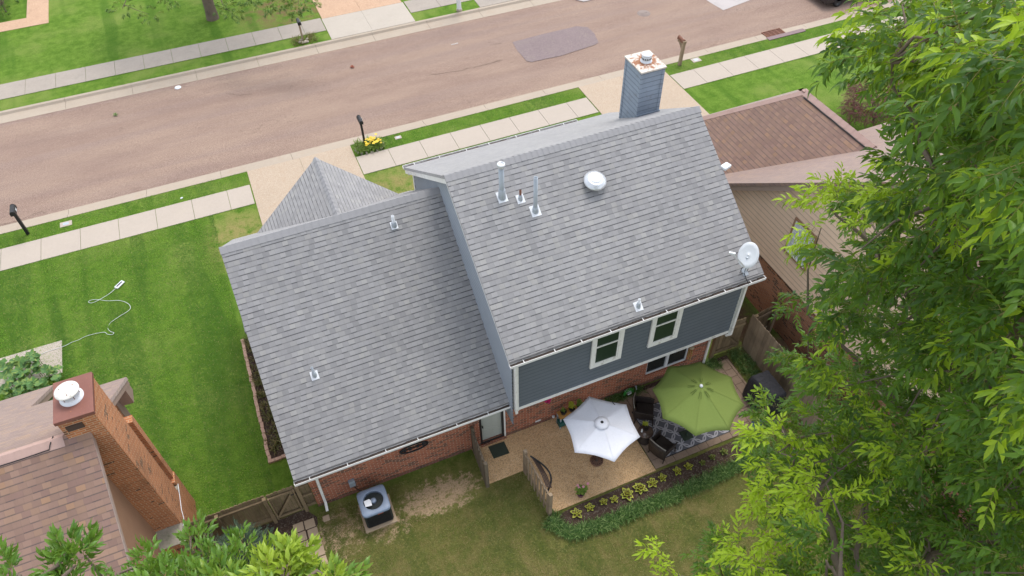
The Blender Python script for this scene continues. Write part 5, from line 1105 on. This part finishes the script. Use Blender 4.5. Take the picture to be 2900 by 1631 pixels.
def tree(name,label,cat,trunk,clusters,kind,leaf,frscale=1.0,fr_per=16,rr=.5,trunk_r=.28,group=None,down=.35,majors=14,young_top=True,per=1):
    """clusters: list of (x,y,z,density,tone). trunk: polyline base..top"""
    t=thing(name,label,cat,trunk[0],group)
    C_=np.array([c[:3] for c in clusters]); top=np.array(trunk[-1])
    P=[];F=[];U=[];Sc=[];Y=[]
    axis=np.array(trunk[0])[:2]
    for (x,y,z,dn,tone) in clusters:
        c=np.array([x,y,z]); n=int(fr_per*dn); out=c-np.array([trunk[-1][0],trunk[-1][1],z-1.0]); out/=np.linalg.norm(out)+1e-6
        v=rng.normal(size=(n,3)); v/=np.linalg.norm(v,axis=1,keepdims=True); r=rr*rng.uniform(.25,1,(n,1))**.6
        if per>1:
            nt_=max(2,n//per); n=nt_*per; v=rng.normal(size=(nt_,3)); v/=np.linalg.norm(v,axis=1,keepdims=True); v=np.repeat(v,per,0); r=np.repeat(rr*rng.uniform(.2,1,(nt_,1))**.6,per,0)
        p=c+v*r*np.array([1,1,.75])+rng.normal(size=(n,3))*(.02 if per>1 else 0); f=v*.7+out*.5+rng.normal(size=(n,3))*(.55 if per>1 else .25); f[:,2]-=down*rng.uniform(0,1,n); f[:,2]*=.7
        P.append(p);F.append(f);U.append(np.array([0,0,1.])+rng.normal(size=(n,3))*.3);Sc.append(frscale*rng.uniform(.75,1.2,n)); Y.append(np.clip(tone+rng.normal(size=n)*.12+(v[:,2]*.12),0,1))
    V,Cc,tw=scatter(kind,np.concatenate(P),np.concatenate(F),np.concatenate(U),np.concatenate(Sc),np.concatenate(Y))
    cr=quadmesh('crown',V,len(V)//8,Cc,leaf,t); twigmesh('twigs',tw,.0032*frscale,M['twig'],cr)
    g=MB(); k_=len(trunk); g.tube(trunk,[trunk_r*(1-.45*i/(k_-1)) for i in range(k_)],12); g.build('trunk',M['bark'],t)
    # limbs: farthest-point majors, then finer branches to every cluster
    idx=[int(np.argmax(((C_-top)**2).sum(1)))]
    for _ in range(min(majors,len(C_))-1):
        dmin=np.min([((C_-C_[i])**2).sum(1) for i in idx],0); idx.append(int(np.argmax(dmin)))
    b_=MB(); nodes=[]
    for i in idx:
        e_=Vector(C_[i]); hgt=rng.uniform(.55,1.0); s_=Vector(trunk[-1]).lerp(Vector(trunk[-2]),1-hgt); mid=s_.lerp(e_,.5)+Vector((rng.uniform(-.25,.25),rng.uniform(-.25,.25),rng.uniform(.0,.5)))
        pts_=[s_,s_.lerp(mid,.5)+Vector((0,0,.1)),mid,mid.lerp(e_,.5)+Vector((rng.uniform(-.1,.1),rng.uniform(-.1,.1),.05)),e_]; r0=trunk_r*.32
        sm=[];n_=len(pts_)
        for i_ in range(n_-1):
            A_,B_,C2_,D_=pts_[max(i_-1,0)],pts_[i_],pts_[i_+1],pts_[min(i_+2,n_-1)]
            for k2 in range(5):
                u_=k2/5; sm.append(.5*((2*B_)+(C2_-A_)*u_+(2*A_-5*B_+4*C2_-D_)*u_*u_+(3*B_-A_-3*C2_+D_)*u_**3)+Vector((rng.normal(),rng.normal(),rng.normal()))*.018)
        sm.append(e_); b_.tube(sm,[r0*(1-i_/len(sm))**1.1+.008 for i_ in range(len(sm))],7); nodes+= sm[8:]
    nd=np.array([tuple(q_) for q_ in nodes])
    for i in range(len(C_)):
        if i in idx: continue
        j=int(np.argmin(((nd-C_[i])**2).sum(1))); a=Vector(nd[j]); e_=Vector(C_[i]); m_=a.lerp(e_,.5)+Vector((rng.uniform(-.1,.1),rng.uniform(-.1,.1),rng.uniform(-.05,.15)))
        b_.tube([a,m_,e_],[.022,.014,.006],5,cap=False)
    b_.build('branch',M['bark'],t)
    return t
# --- big pecan on the right: clusters sampled through the crown volume
REG=[(2350,-80),(2345,60),(2400,140),(2390,220),(2460,270),(2560,370),(2580,420),(2440,450),(2235,440),(2215,500),(2235,600),(2255,690),(2330,730),(2340,800),(2420,850),(2300,860),(2235,880),(2215,960),(2260,1010),(2240,1060),(2260,1100),(2230,1150),(2160,1130),(2130,1150),(2160,1250),(2150,1330),(2140,1400),(2030,1480),(2000,1560),(1870,1590),(1850,1640),(1840,1760),(3150,1760),(3150,-80)]
HOLE=[[(2240,720),(2310,770),(2420,850),(2300,850)],[(2370,225),(2500,235),(2590,320),(2580,420),(2420,440),(2240,420),(2300,330)]]
def okpt(x,y):
    a=(88 if y<330 else (42 if y<780 else 22)) if y<1150 else (45 if y<1350 else 25)
    if not (pip(REG,x-a,y) and pip(REG,x-a*.5,y-a*.8) and pip(REG,x-a*.5,y+a*.8)): return False
    return not any(pip(h,x+dx,y+dy) for h in HOLE for dx in (-50,0,20) for dy in (-25,25))
def depth_at(x,y):
    # leaves are nearest to the drone at the upper right and fall away to the left and down
    d=6.0+ (2900-x)/1000*4.6 + max(0,y-300)/1330*3.2
    if x<2350 and y<1100: d+=2.0
    if y>1150 and x<2350: d-=2.2
    if y>1350 and x<2150: d-=.6
    return d
low=[];up_=[]
yy=-60.0
while yy<1750:
    xx=1800.0
    while xx<3120:
        x=xx+random.uniform(-38,38); y=yy+random.uniform(-38,38)
        if okpt(x,y):
            inner=min(1.0,(x-2250)/350) if y<1150 else min(1.0,(x-1950)/350)
            cb=random.random()
            for layer in range(4):
                if layer==0 and random.random()<.30: continue
                if layer and random.random()>.45+.45*inner: continue
                d=depth_at(x,y)+layer*random.uniform(1.0,1.9)+random.uniform(-.6,.6)
                if random.random()<.10 and layer==0: d-=1.2
                p=ad((x,y),d)
                if p.z<2.0: continue
                tone=.30+.10*random.random() if y<750 else .18+.2*random.random()
                if y<650: tone+=.16
                if layer==0: tone+=.42 if cb>.62 else (.0 if cb>.3 else -.2)
                if layer>=1: tone-=.18  # bright front clumps, darker back layers: crown shade put into the leaf colour
                lowr=(y>1130 and x<2480)
                if lowr and layer<2 and random.random()<.65: tone+=.45
                (low if lowr else up_).append((p.x,p.y,p.z,1.0 if layer<2 else .8,tone))
        xx+=104
    yy+=104
print('clusters',len(up_),len(low))
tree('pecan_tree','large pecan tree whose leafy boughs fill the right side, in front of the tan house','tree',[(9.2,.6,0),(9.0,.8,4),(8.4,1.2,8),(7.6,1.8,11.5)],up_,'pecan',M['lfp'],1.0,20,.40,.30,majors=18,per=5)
tree('pecan_tree','smaller pecan with bright shoots reaching over the rear lawn, below the large tree','tree',[(6.4,-.4,0),(6.2,-.2,4),(5.6,.4,7.5),(5.0,1.2,10.0)],low,'pecan',M['lfp'],.9,26,.36,.17,majors=9,per=5,down=.1)
# --- broad-leaved tree at the lower left (drone hovers just above it)
def cl(lst,rr=None): return lst
CL=[]
def addc(x,y,d,n=1.0,tone=.3,sp=.0): 
    y+=42+(0 if x>640 else 14); p=ad((x,y),d); CL.append((p.x,p.y,p.z,n,tone))
for (x,y,d,tone) in ((20,1560,6.6,.25),(45,1620,6.4,.2),(10,1660,6.3,.2),(195,1500,6.6,.2),(170,1545,6.7,.2),(215,1545,6.6,.15),(190,1600,6.6,.15),(195,1650,6.6,.1),(240,1515,6.8,.2),(130,1630,6.7,.2),
   (300,1620,6.9,.3),(420,1535,7.2,.2),(455,1575,7.1,.3),(400,1590,7.0,.35),(450,1620,6.8,.3),(500,1545,7.3,.2),(540,1500,7.6,.2),(560,1480,7.8,.15),(590,1530,7.2,.25),(520,1590,6.9,.35),(570,1600,6.6,.5),(630,1590,6.6,.6),(610,1560,6.8,.5),(650,1625,6.4,.55),(680,1540,7.0,.3),
   (690,1500,7.4,.2),(470,1650,6.6,.3),(540,1650,6.4,.45),(620,1670,6.3,.5),(700,1640,6.1,.6),(760,1560,6.0,.95),(790,1545,5.9,1.0),(830,1550,5.8,1.0),(855,1540,5.8,.95),(770,1595,5.8,.95),(800,1610,5.7,.9),(840,1590,5.8,.9),(740,1640,5.8,.8),(790,1660,5.6,.85),(960,1615,5.6,.8),(945,1640,5.6,.7),(400,1680,6.6,.3),(870,1680,5.6,.7)):
    addc(x,y,d,1.0,tone)
    if y>1560 and x>330:
        for _ in range(3): addc(x+random.uniform(-40,40),y+random.uniform(0,60),d+random.uniform(.5,1.4),.9,tone-.15)
tree('broadleaf_tree','glossy broad-leaved tree poking up at the bottom left, in front of the brown roof','tree',[(-1.9,1.2,0),(-1.8,1.3,5),(-1.6,1.7,9),(-1.4,2.1,12.2)],CL,'ovate',M['lfo'],.95,8,.09,.10,majors=8,down=.1)
# --- blue-green conifer by the gate
CL=[]
for i in range(46):
    h_=random.random(); a=random.uniform(0,6.28); r=(1-h_)*.62*random.uniform(.5,1); CL.append((-3.42+r*math.cos(a),9.75+r*1.15*math.sin(a),.5+h_*1.75,1.0,.1+.4*random.random()))
for i in range(14): CL.append((-4.3+random.uniform(-.5,.6),10.3+random.uniform(-.3,.3),.5+random.random()*.9,1.0,.2))
tree('conifer','feathery blue-green conifer growing beside the wooden gate','shrub',[(-3.45,9.8,0),(-3.45,9.8,1.0),(-3.4,9.8,1.9)],CL,'fine',M['lfc'],.85,16,.24,.06,majors=6,down=.0)
# --- purple maple by the tan house
CL=[]; p=at((2450,330))
for i in range(60):
    v=rng.normal(size=3); v/=np.linalg.norm(v); r=random.uniform(.5,1)**.5; CL.append((p.x+v[0]*r*1.5,p.y-.3+v[1]*r*1.2,1.05+v[2]*r*.85,1.0,.5*random.random()))
tree('purple_maple','low purple-leaved maple on the lawn beside the tan house','shrub',[(p.x,p.y-.5,0),(p.x,p.y-.5,.3),(p.x,p.y-.5,.6)],CL,'small',M['lfm'],.9,20,.3,.07,majors=8)
# --- tree across the street: trunk and the fringe of its crown
p=at((603,52)); CL=[]
for i in range(95):
    v=rng.normal(size=3); v/=np.linalg.norm(v); r=random.uniform(.45,1)**.5; x,y,z=p.x+.5+v[0]*r*5.0,p.y+.8+v[1]*r*4.2,6.6+v[2]*r*2.2
    CL.append((x,y,z,1.3,.35+.3*random.random()))
for (x,y,z) in ((350,15,3.4),(420,40,3.1),(500,4,3.3),(640,18,3.0),(650,38,2.9),(655,28,3.2),(770,8,3.4),(810,14,3.3),(815,38,3.1),(835,20,3.3),(700,0,3.6),(870,2,3.6)):
    q_=at((x,y),z)
    for k_ in range(1): CL.append((q_.x+random.uniform(-.25,.25),q_.y+random.uniform(-.2,.2),q_.z+random.uniform(-.1,.2),.9,.75))
tree('shade_tree','tree with a thick grey trunk on the lawn across the street, leaves hanging low','tree',[(p.x,p.y,-.05),(p.x+.02,p.y+.05,.5),(p.x+.05,p.y+.2,3),(p.x+.2,p.y+.6,6)],CL,'ovate',M['lfg'],1.5,22,.5,.36,majors=14)
# --- small plants
def blades(mb,c,n,L,w_,lean=.7,zs=1.0,col=None):
    for _ in range(n):
        a=random.uniform(0,6.283); d=Vector((math.cos(a),math.sin(a),0)); l=L*random.uniform(.7,1.2); s_=Vector((-d.y,d.x,0))*w_/2; ln=lean*random.uniform(.4,1.2); b0=Vector(c)+d*random.uniform(0,.05)
        p1=b0+d*l*.35*ln+Vector((0,0,l*.55*zs)); p2=b0+d*l*.8*ln+Vector((0,0,l*.72*zs)); p3=b0+d*l*1.15*ln+Vector((0,0,l*.55*zs))
        mb.add([b0-s_,b0+s_,p1+s_,p1-s_,p2+s_*.8,p2-s_*.8,p3],[(0,1,2,3),(3,2,4,5),(5,4,6)])
def bladestuff(name,pts,n,L,w_,mat,lean=.8,kind='stuff',tagkw=None):
    g=MB()
    for p_ in pts: blades(g,p_,n,L*random.uniform(.85,1.15),w_,lean)
    o=g.build(name,mat,rand=True); tag(o,kind=kind,**(tagkw or {})); return o
M['lir']=leafmat('dark_border_grass',(.028,.08,.014),(.07,.15,.026),(.24,.34,.11),.25,.45)
path=[at(Q(14,a,b_)) for a,b_ in ((430,900),(480,950),(560,985),(640,985),(740,950),(860,915),(960,880),(1060,830),(1180,780),(1300,730),(1420,690),(1540,640),(1660,590),(1780,535),(1900,485),(2020,430),(2130,370),(2250,320),(2350,270),(2450,230),(2560,180))]
pts=[]
for a,b_ in zip(path[:-1],path[1:]):
    for k_ in range(7):
        for side in (-.17,-.10,-.02): q_=a.lerp(b_,(k_+random.random())/7)+Vector((0,side-.02,0))+Vector((random.uniform(-.05,.05),random.uniform(-.05,.05),0)); pts.append(q_)
for k_ in range(16): pts.append(at(Q(14,random.uniform(350,470),random.uniform(830,960))))
bladestuff('border_grass',pts,18,.20,.014,M['lir'],.9,tagkw=dict(label='arching dark green border grass along the edge of the planting bed',cat='grass'))
pts=[Vector((random.uniform(7.6,8.9),random.uniform(10.95,11.15),0)) for _ in range(60)]+[Vector((random.uniform(11.2,11.75),random.uniform(10.75,11.15),0)) for _ in range(40)]
pts+=[Vector((12.45+random.uniform(-.18,.3),y,0)) for y in np.arange(9.9,11.2,.02)]
bladestuff('weeds',pts,12,.15,.012,M['lir'],.9,tagkw=dict(label='low dark weeds growing along the foot of the wall and fence',cat='weeds'))
# ragged longer grass along kerbs, walks and walls and thinly over the lawns
M['gr']=leafmat('grass_blade',(.10,.20,.022),(.18,.30,.045),(.30,.35,.08),.35,.6)
def bladefield(name,d1,l1,y1,d2,l2):
    b=NB(name); a=b.n('ShaderNodeAttribute',{'attribute_name':'var'}).outputs['Color']; x,y,z=b.sep(a); p=b.pos(); px_,py_,_z=b.sep(p)
    big=b.noise(p,.45,5,.65); st=b.noise(b.comb(b.ma('ADD',b.ma('MULTIPLY',px_,1.0),b.ma('MULTIPLY',py_,.06)),b.ma('MULTIPLY',py_,.09)),1.0,2,.5); md=b.noise(p,3.2,5,.7)
    c=b.mix(x,d1,l1); c=b.mix(b.smooth(md,.35,.65),c,b.mix(x,d2,l2)); c=b.mix(b.ma('MULTIPLY',b.smooth(big,.5,.66),.6),c,y1); c=b.mix(b.ma('MULTIPLY',b.smooth(st,.50,.58),.75),c,d1); c=b.mix(b.smooth(y,.93,.97),c,(.34,.32,.12))
    m=b.fin(c,.6,0,.3); tr=b.n('ShaderNodeBsdfTranslucent',None,Color=c); mx=b.n('ShaderNodeMixShader',None,i0=.3,i1=b.b.outputs[0],i2=tr.outputs[0]); b.t.links.new(mx.outputs[0],b.out.inputs[0]); return m
M['field']=bladefield('green_lawn_blades',(.06,.17,.012),(.16,.33,.024),(.27,.38,.06),(.12,.27,.016),(.24,.41,.034))
M['fieldb']=bladefield('olive_lawn_blades',(.095,.135,.024),(.19,.205,.05),(.36,.27,.12),(.165,.15,.04),(.32,.25,.10))
M['grb']=leafmat('dry_grass_blade',(.10,.135,.03),(.18,.18,.05),(.33,.26,.11),.3,.7)
def tufts(name,P,L,mat,lab):
    """thousands of two-blade tufts in one mesh"""
    n=len(P); a=rng.uniform(0,2*np.pi,n); d=np.stack([np.cos(a),np.sin(a),np.zeros(n)],1); s_=np.stack([-d[:,1],d[:,0],np.zeros(n)],1); l=L*rng.uniform(.6,1.3,n)[:,None]; w_=.0065
    up=np.array([0,0,1.]); V=np.stack([P-s_*w_,P+s_*w_,P+d*l*.5+up*l*.55+s_*w_*.8,P+d*l*.5+up*l*.55-s_*w_*.8,P+d*l*1.15+up*l*.5],1).reshape(-1,3)
    base=np.arange(n)[:,None]*5; L_=(base+np.array([0,1,2,3, 3,2,4])[None]).ravel(); st=(np.arange(n)[:,None]*7+np.array([0,4])[None]).ravel()
    me=bpy.data.meshes.new(name); me.vertices.add(len(V)); me.vertices.foreach_set('co',V.astype(np.float32).ravel()); me.loops.add(len(L_)); me.loops.foreach_set('vertex_index',L_.astype(np.int32)); me.polygons.add(2*n); me.polygons.foreach_set('loop_start',st.astype(np.int32)); me.update(calc_edges=True)
    ca=me.color_attributes.new('var','FLOAT_COLOR','POINT'); c=np.ones((n,5,4),np.float32); c[:,:,:3]=rng.uniform(0,1,(n,1,3)); ca.data.foreach_set('color',c.ravel()); me.materials.append(mat)
    return tag(link(bpy.data.objects.new(name,me)),kind='stuff',label=lab,cat='grass')
def fill(n,x0,x1,y0,y1): return np.stack([rng.uniform(x0,x1,n),rng.uniform(y0,y1,n),np.zeros(n)],1)
E1=[]
for (x0,x1,y) in ((-12,-1.0,26.62),(-12,-1.0,25.33),(3.6,14.7,26.63),(3.6,14.7,25.32),(19.4,34,26.68),(19.4,34,25.34),(-12,-1,27.54),(3.6,14.7,27.54),(19.4,34,27.54),(-14,4.9,37.94),(-14,4.9,39.42),(-14,4.9,36.9)):
    n=int((x1-x0)*70); E1.append(np.stack([rng.uniform(x0,x1,n),y+rng.normal(0,.025,n),np.zeros(n)],1))
tufts('grass',np.concatenate(E1+[fill(150000,-11,-2.7,12.2,25.3),fill(9000,-11,-1,26.65,27.5),fill(9000,3.6,14.7,26.65,27.5),fill(9000,19.4,32,26.7,27.5),fill(4000,3.6,14.7,22,25.3)]),.038,M['field'],'short green lawn grass around the street and the side yard')
bk=fill(230000,-3.4,13,2.5,11.0); m_=~((bk[:,0]>3.05)&(bk[:,1]>9.9))&~((bk[:,0]>4.35)&(bk[:,1]>8.32))&~((bk[:,0]>4.3)&(bk[:,1]>7.0)&(bk[:,1]>7.35+(bk[:,0]-4.3)*.09))&~((bk[:,0]>-.6)&(bk[:,0]<.4)&(bk[:,1]>9.85))&~((bk[:,0]<-1.7)&(bk[:,1]>9.0))
d_=((bk[:,0]-2)/1.6)**2+((bk[:,1]-10.35)/.8)**2; m_&=(d_>1)|(rng.random(len(bk))<.15); tufts('grass',bk[m_],.033,M['fieldb'],'short olive and straw coloured grass of the rear lawn')
# coleus row
def leafy(mb_a,mb_b,c,n,L,W,tilt=.35,lay=2):
    for j in range(lay):
        for k_ in range(n):
            a=k_*6.283/n+j*.6+random.uniform(-.2,.2); d=Vector((math.cos(a),math.sin(a),tilt+.4*j)).normalized(); l=L*(1-.28*j)*random.uniform(.85,1.15); s_=Vector((-math.sin(a),math.cos(a),0))
            o=Vector(c)+Vector((0,0,.06+.05*j)); dn=Vector((0,0,-.22*l))
            for mb,f,off in ((mb_a,1.0,0),(mb_b,.58,.006)):
                if mb is None: continue
                o2=o+d*(l*(1-f)*.45)+Vector((0,0,off)); ll=l*f; w_=W*f*l/L
                mb.add([o2,o2+d*ll*.4+s_*w_/2,o2+d*ll*.42-Vector((0,0,.004)),o2+d*ll*.4-s_*w_/2,o2+d*ll*.75+s_*w_*.33+dn*.4*f,o2+d*ll*.75-s_*w_*.33+dn*.4*f,o2+d*ll+dn*f],[(0,2,1),(0,3,2),(1,2,4),(2,3,5),(4,2,5),(4,5,6)])
M['lime']=leafmat('yellow_green_leaf_edge',(.30,.36,.03),(.42,.46,.05),(.52,.52,.06),.2,.5); M['maroon']=leafmat('maroon_leaf_centre',(.07,.045,.012),(.13,.06,.02),(.12,.10,.02),.1,.5)
PL=((650,828,1.1,'first'),(780,770,.95,'second'),(920,712,.85,'third'),(1030,685,.85,'fourth'),(1155,635,1.3,'fifth'),(1285,575,1.3,'sixth'),(1410,520,1.15,'seventh'),(1510,470,.9,'eighth'),(1660,402,.95,'ninth'),(1775,360,.9,'tenth'),(1915,318,.7,'eleventh'),(2010,262,.75,'twelfth'),(2130,210,.8,'thirteenth'))
for x,y,sc,nm in PL:
    p_=at(Q(14,x,y)); t=thing('coleus','yellow-edged coleus, '+nm+' plant of the bed counted from the grey picket screen','plant',p_,'coleus plants in the planting bed')
    a_=MB();b_=MB(); leafy(a_,b_,p_,5 if sc<1.2 else 7,.175*sc,.10*sc,lay=3 if sc>1.2 else 2); lv=a_.build('leaves',M['lime'] if sc>.82 or nm=='third' else M['gr'],t,rand=True); b_.build('leaf_centre',M['maroon'],lv,rand=True); g=MB(); g.tube([p_,p_+Vector((0,0,.12))],.008,5); g.build('stem',M['twig'],t)
# potted plants
def pot(name,label,c,r,h,mat,group=None,cat='potted plant'):
    t=thing(name,label,cat,c,group); g=MB(); g.lathe([(r*.7,0),(r,h*.9),(r*1.08,h*.92),(r*1.08,h),(r*.93,h),(r*.9,h*.88),(0,h*.88)],c,24); g.build('pot',mat,t); return t
M['purple']=paint('purple_glazed_pot',(.10,.03,.07),.3,0,.2,8); M['blue']=paint('blue_glazed_pot',(.10,.17,.42),.3,0,.2,8); M['pink']=leafmat('pink_petal',(.75,.25,.38),(.85,.42,.52),(.85,.5,.5),.3,.5); M['hotpink']=leafmat('magenta_petal',(.70,.02,.16),(.85,.05,.25),(.8,.1,.3),.3,.5)
p_=at(Q(14,688,640)); p_.z=.03; t=pot('potted_flowers','purple pot of pink flowers on the tan patio near the picket screen',p_,.115,.19,M['purple'])
g=MB(); 
for i in range(16): leafy(g,None,p_+Vector((random.uniform(-.1,.16),random.uniform(-.06,.12),.16+random.random()*.12)),4,.10,.06,lay=1)
g.build('foliage',M['gr'],t,rand=True)
for dx,dy,dz in ((-.03,.15,.36),(.10,.05,.36),(.27,.1,.33),(-.02,.08,.34),(.13,.1,.30)):
    g=MB(); leafy(g,None,p_+Vector((dx,dy,dz-.06)),6,.045,.05,lay=1); g.build('flower',M['pink'],t,rand=True)
p_=at(ZA(2325,1170)); p_.z=.03; t=pot('potted_plant','blue glazed pot with a leafy plant at the far end of the pavers',p_,.15,.26,M['blue'])
g=MB(); 
for i in range(26): leafy(g,None,p_+Vector((random.uniform(-.2,.2),random.uniform(-.15,.2),.22+random.random()*.3)),4,.13,.05,lay=1)
g.build('foliage',M['gr'],t,rand=True)
cc=TP+Vector((.03,.05,.53)); t=pot('potted_plant','small dark pot with a lime green plant on the round side table',cc,.075,.11,M['wicker']); g=MB()
for i in range(8): leafy(g,None,cc+Vector((random.uniform(-.03,.05),random.uniform(0,.12),.08+random.random()*.12)),4,.08,.04,lay=1)
g.build('foliage',M['lime'],t,rand=True)
# plant stand with crate against the wall
z6=lambda x,y:(1540+x/9.66,1110+y/9.66)
a=at(z6(345,545),.62); b_=at(z6(460,742),.62); st=thing('plant_stand','small stand with an orange wooden top against the brick wall behind the white parasol','stand',(a.x,a.y,0))
x0,x1=a.x,a.x+.95; y0,y1=b_.y,a.y
g=MB(); g.box((x0,y0,.59),(x1,y1,.62)); g.build('top',paint('orange_pine_board',(.48,.25,.07),.6,0,.2,5),st,bevel=.004)
for x in (x0+.03,x1-.03):
    for y in (y0+.03,y1-.03): g=MB(); g.box((x-.02,y-.02,.03),(x+.02,y+.02,.589)); g.build('leg',M['green_paint'] if 'green_paint' in M else M['metal'],st)
g=MB(); g.box((x0+.02,y0+.02,.2),(x1-.02,y1-.02,.22)); g.build('shelf',M['metal'],st)
gc_=paint('dark_teal_crate',(.015,.085,.075),.5,0,.2,8); g=MB(); g.box((x0-.04,y0-.05,.221),(x0+.32,y0+.16,.42)); tag(g.build('storage_crate',gc_,bevel=.012),'dark teal crate on the lower shelf of the plant stand','crate')
for k_,(dx,lab) in enumerate(((.17,'black pot with sparse stems on the left end of the plant stand'),(.45,'black pot with a variegated plant in the middle of the plant stand'),(.72,'black pot with trailing green leaves on the right end of the plant stand'))):
    c_=Vector((x0+dx,(y0+y1)/2,.62)); t=pot('potted_plant',lab,c_,.095,.14,M['black'],'pots on the plant stand'); g=MB(); 
    for i in range((2,9,10)[k_]): leafy(g,None,c_+Vector((random.uniform(-.05,.05),random.uniform(-.03,.10),.1+random.random()*.12)),4,.09,.05,lay=1)
    g.build('foliage',M['lime'] if k_==1 else M['gr'],t,rand=True)
# hanging magenta flowers
p_=ay((1549,1131),SY+.12); t=thing('hanging_basket','magenta flowers in a basket hanging below the blue siding','hanging basket',p_); g=MB()
for i in range(30): 
    v=Vector(rng.normal(size=3)).normalized()*random.uniform(.05,.12); leafy(g,None,p_+v-Vector((0,0,.06)),5,.05,.045,lay=1)
g.build('flowers',M['hotpink'],t,rand=True); g=MB(); g.lathe([(.05,-.14),(.09,-.04),(.09,-.03)],p_,14); g.build('basket',M['black'],t); g=MB(); g.tube([p_,Vector((p_.x,p_.y,2.29))],.004,4); g.build('cord',M['black'],t)
# yellow flower bed round the mailbox
t=thing('flower_bed','clump of yellow lilies and green leaves round the mailbox beside the driveway','flower bed',(4.3,26.95,0))
g=MB(); f=MB()
for i in range(150): blades(g,(3.72+random.random()*1.15,26.72+random.random()*.68,0),5,.30,.02,.8)
g.build('foliage',M['gr'],t,rand=True)
yp=leafmat('yellow_petal',(.75,.50,.02),(.85,.62,.04),(.9,.7,.1),.2,.5)
for i in range(36): f=MB(); leafy(f,None,Vector((4.1+random.random()*.7,26.76+random.random()*.6,.2+random.random()*.16)),5,.07,.055,lay=1); f.build('flower',yp,t,rand=True)
g=MB(); 
for i in range(16): a=i/16*6.283; g.obox((4.3+.62*math.cos(a),27.02+.38*math.sin(a),.03),(.14,.08,.09),rz=random.random()*3)
g.build('edging_stones',M['moss'],t,bevel=.01)
# stones and plants round the far mailbox
t=thing('flower_bed','stones and reddish plants round the foot of the mailbox across the street','flower bed',(3.5,37.3,0)); g=MB(); f=MB()
for i in range(60): blades(g,(2.95+random.random()*1.3,36.98+random.random()*.8,0),5,.24,.018,.8)
g.build('foliage',M['grb'],t,rand=True)
for i in range(9): 
    a_=Vector((3.3+random.random()*.55,37.0+random.random()*.45,.05)); f.lathe([(0,-.05),(.07,-.03),(.09,.03),(.05,.07),(0,.08)],a_,7,smooth=False)
f.build('stones',M['sidewalk'],t)
# big-leaved vegetable plant by the neighbour's walk
p_=at(D(75,945)); t=thing('squash_plant','sprawling squash plant with big lobed leaves by the pale walk at the left edge','plant',p_); g=MB(); s_=MB()
for i in range(120):
    x,y=random.uniform(0,150),random.uniform(890,1000)
    if x>95 and y<925: continue
    z=random.uniform(.25,.75); c_=at(D(x,y),z); r=random.uniform(.11,.19); nrm=Vector((random.uniform(-.4,.4),random.uniform(-.5,.3),1)).normalized(); Mx=nrm.to_track_quat('Z','Y').to_matrix(); K=14; vs=[c_]; ph=random.random()*6
    for k_ in range(K): a=k_/K*6.283; rr=r*(1 if k_%3 else .68)*(1+.1*math.sin(a+ph)); vs.append(c_+Mx@Vector((rr*math.cos(a),rr*math.sin(a),.03*math.cos(2*a)+.035*(rr/r))))
    g.add(vs,[(0,1+k_,1+(k_+1)%K) for k_ in range(K)],True); s_.tube([Vector((c_.x*.98+p_.x*.02,c_.y,0)),c_],.008,4)
M['sq']=leafmat('squash_leaf',(.05,.13,.035),(.11,.24,.06),(.24,.34,.07),.25,.55)
g.build('leaves',M['sq'],t,rand=True); s_.build('stem',M['gr'],t,rand=True)
# variegated bush and dark bush at the top left corner
p_=at(Q(0,60,150)); CL=[(p_.x+random.uniform(-.7,.5),p_.y+random.uniform(-.5,2.2),.3+random.random()*.7,1.0,.6+.4*random.random()) for _ in range(26)]
tree('variegated_bush','pale variegated bush beside the brick walk in the top left corner','shrub',[(p_.x,p_.y+.4,0),(p_.x,p_.y+.4,.2),(p_.x,p_.y+.4,.5)],CL,'ovate',M['lfg'],1.2,9,.3,.05,majors=5)
# plants in the narrow side bed
g=MB(); f=MB()
for i in range(150): blades(g,(random.uniform(-2.55,-1.9),random.uniform(13.5,18.2),0),7,.2,.02,.9)
o=g.build('bed_plants',M['grb'],rand=True); tag(o,label='low straggly plants growing in the narrow brick-edged bed',cat='plants',kind='stuff')
# fallen debris and weed on the road
p_=at(Q(0,1165,1160),RZ+.02); g=MB(); leafy(g,None,p_-Vector((0,0,.04)),5,.16,.06,lay=2); tag(g.build('weed',M['lfg'],rand=True),'small pale green weed growing in the road','weed')
for (i_,x_,y_,c_) in ((1,970,680,'reddish brown dead leaf lying on the road'),):
    p_=at(Q(i_,x_,y_),RZ+.02); g=MB(); leafy(g,None,p_-Vector((0,0,.04)),5,.13,.09,lay=2); tag(g.build('dead_leaves',paint('dead_leaf',(.25,.08,.05),.9),rand=True),c_,'leaf')
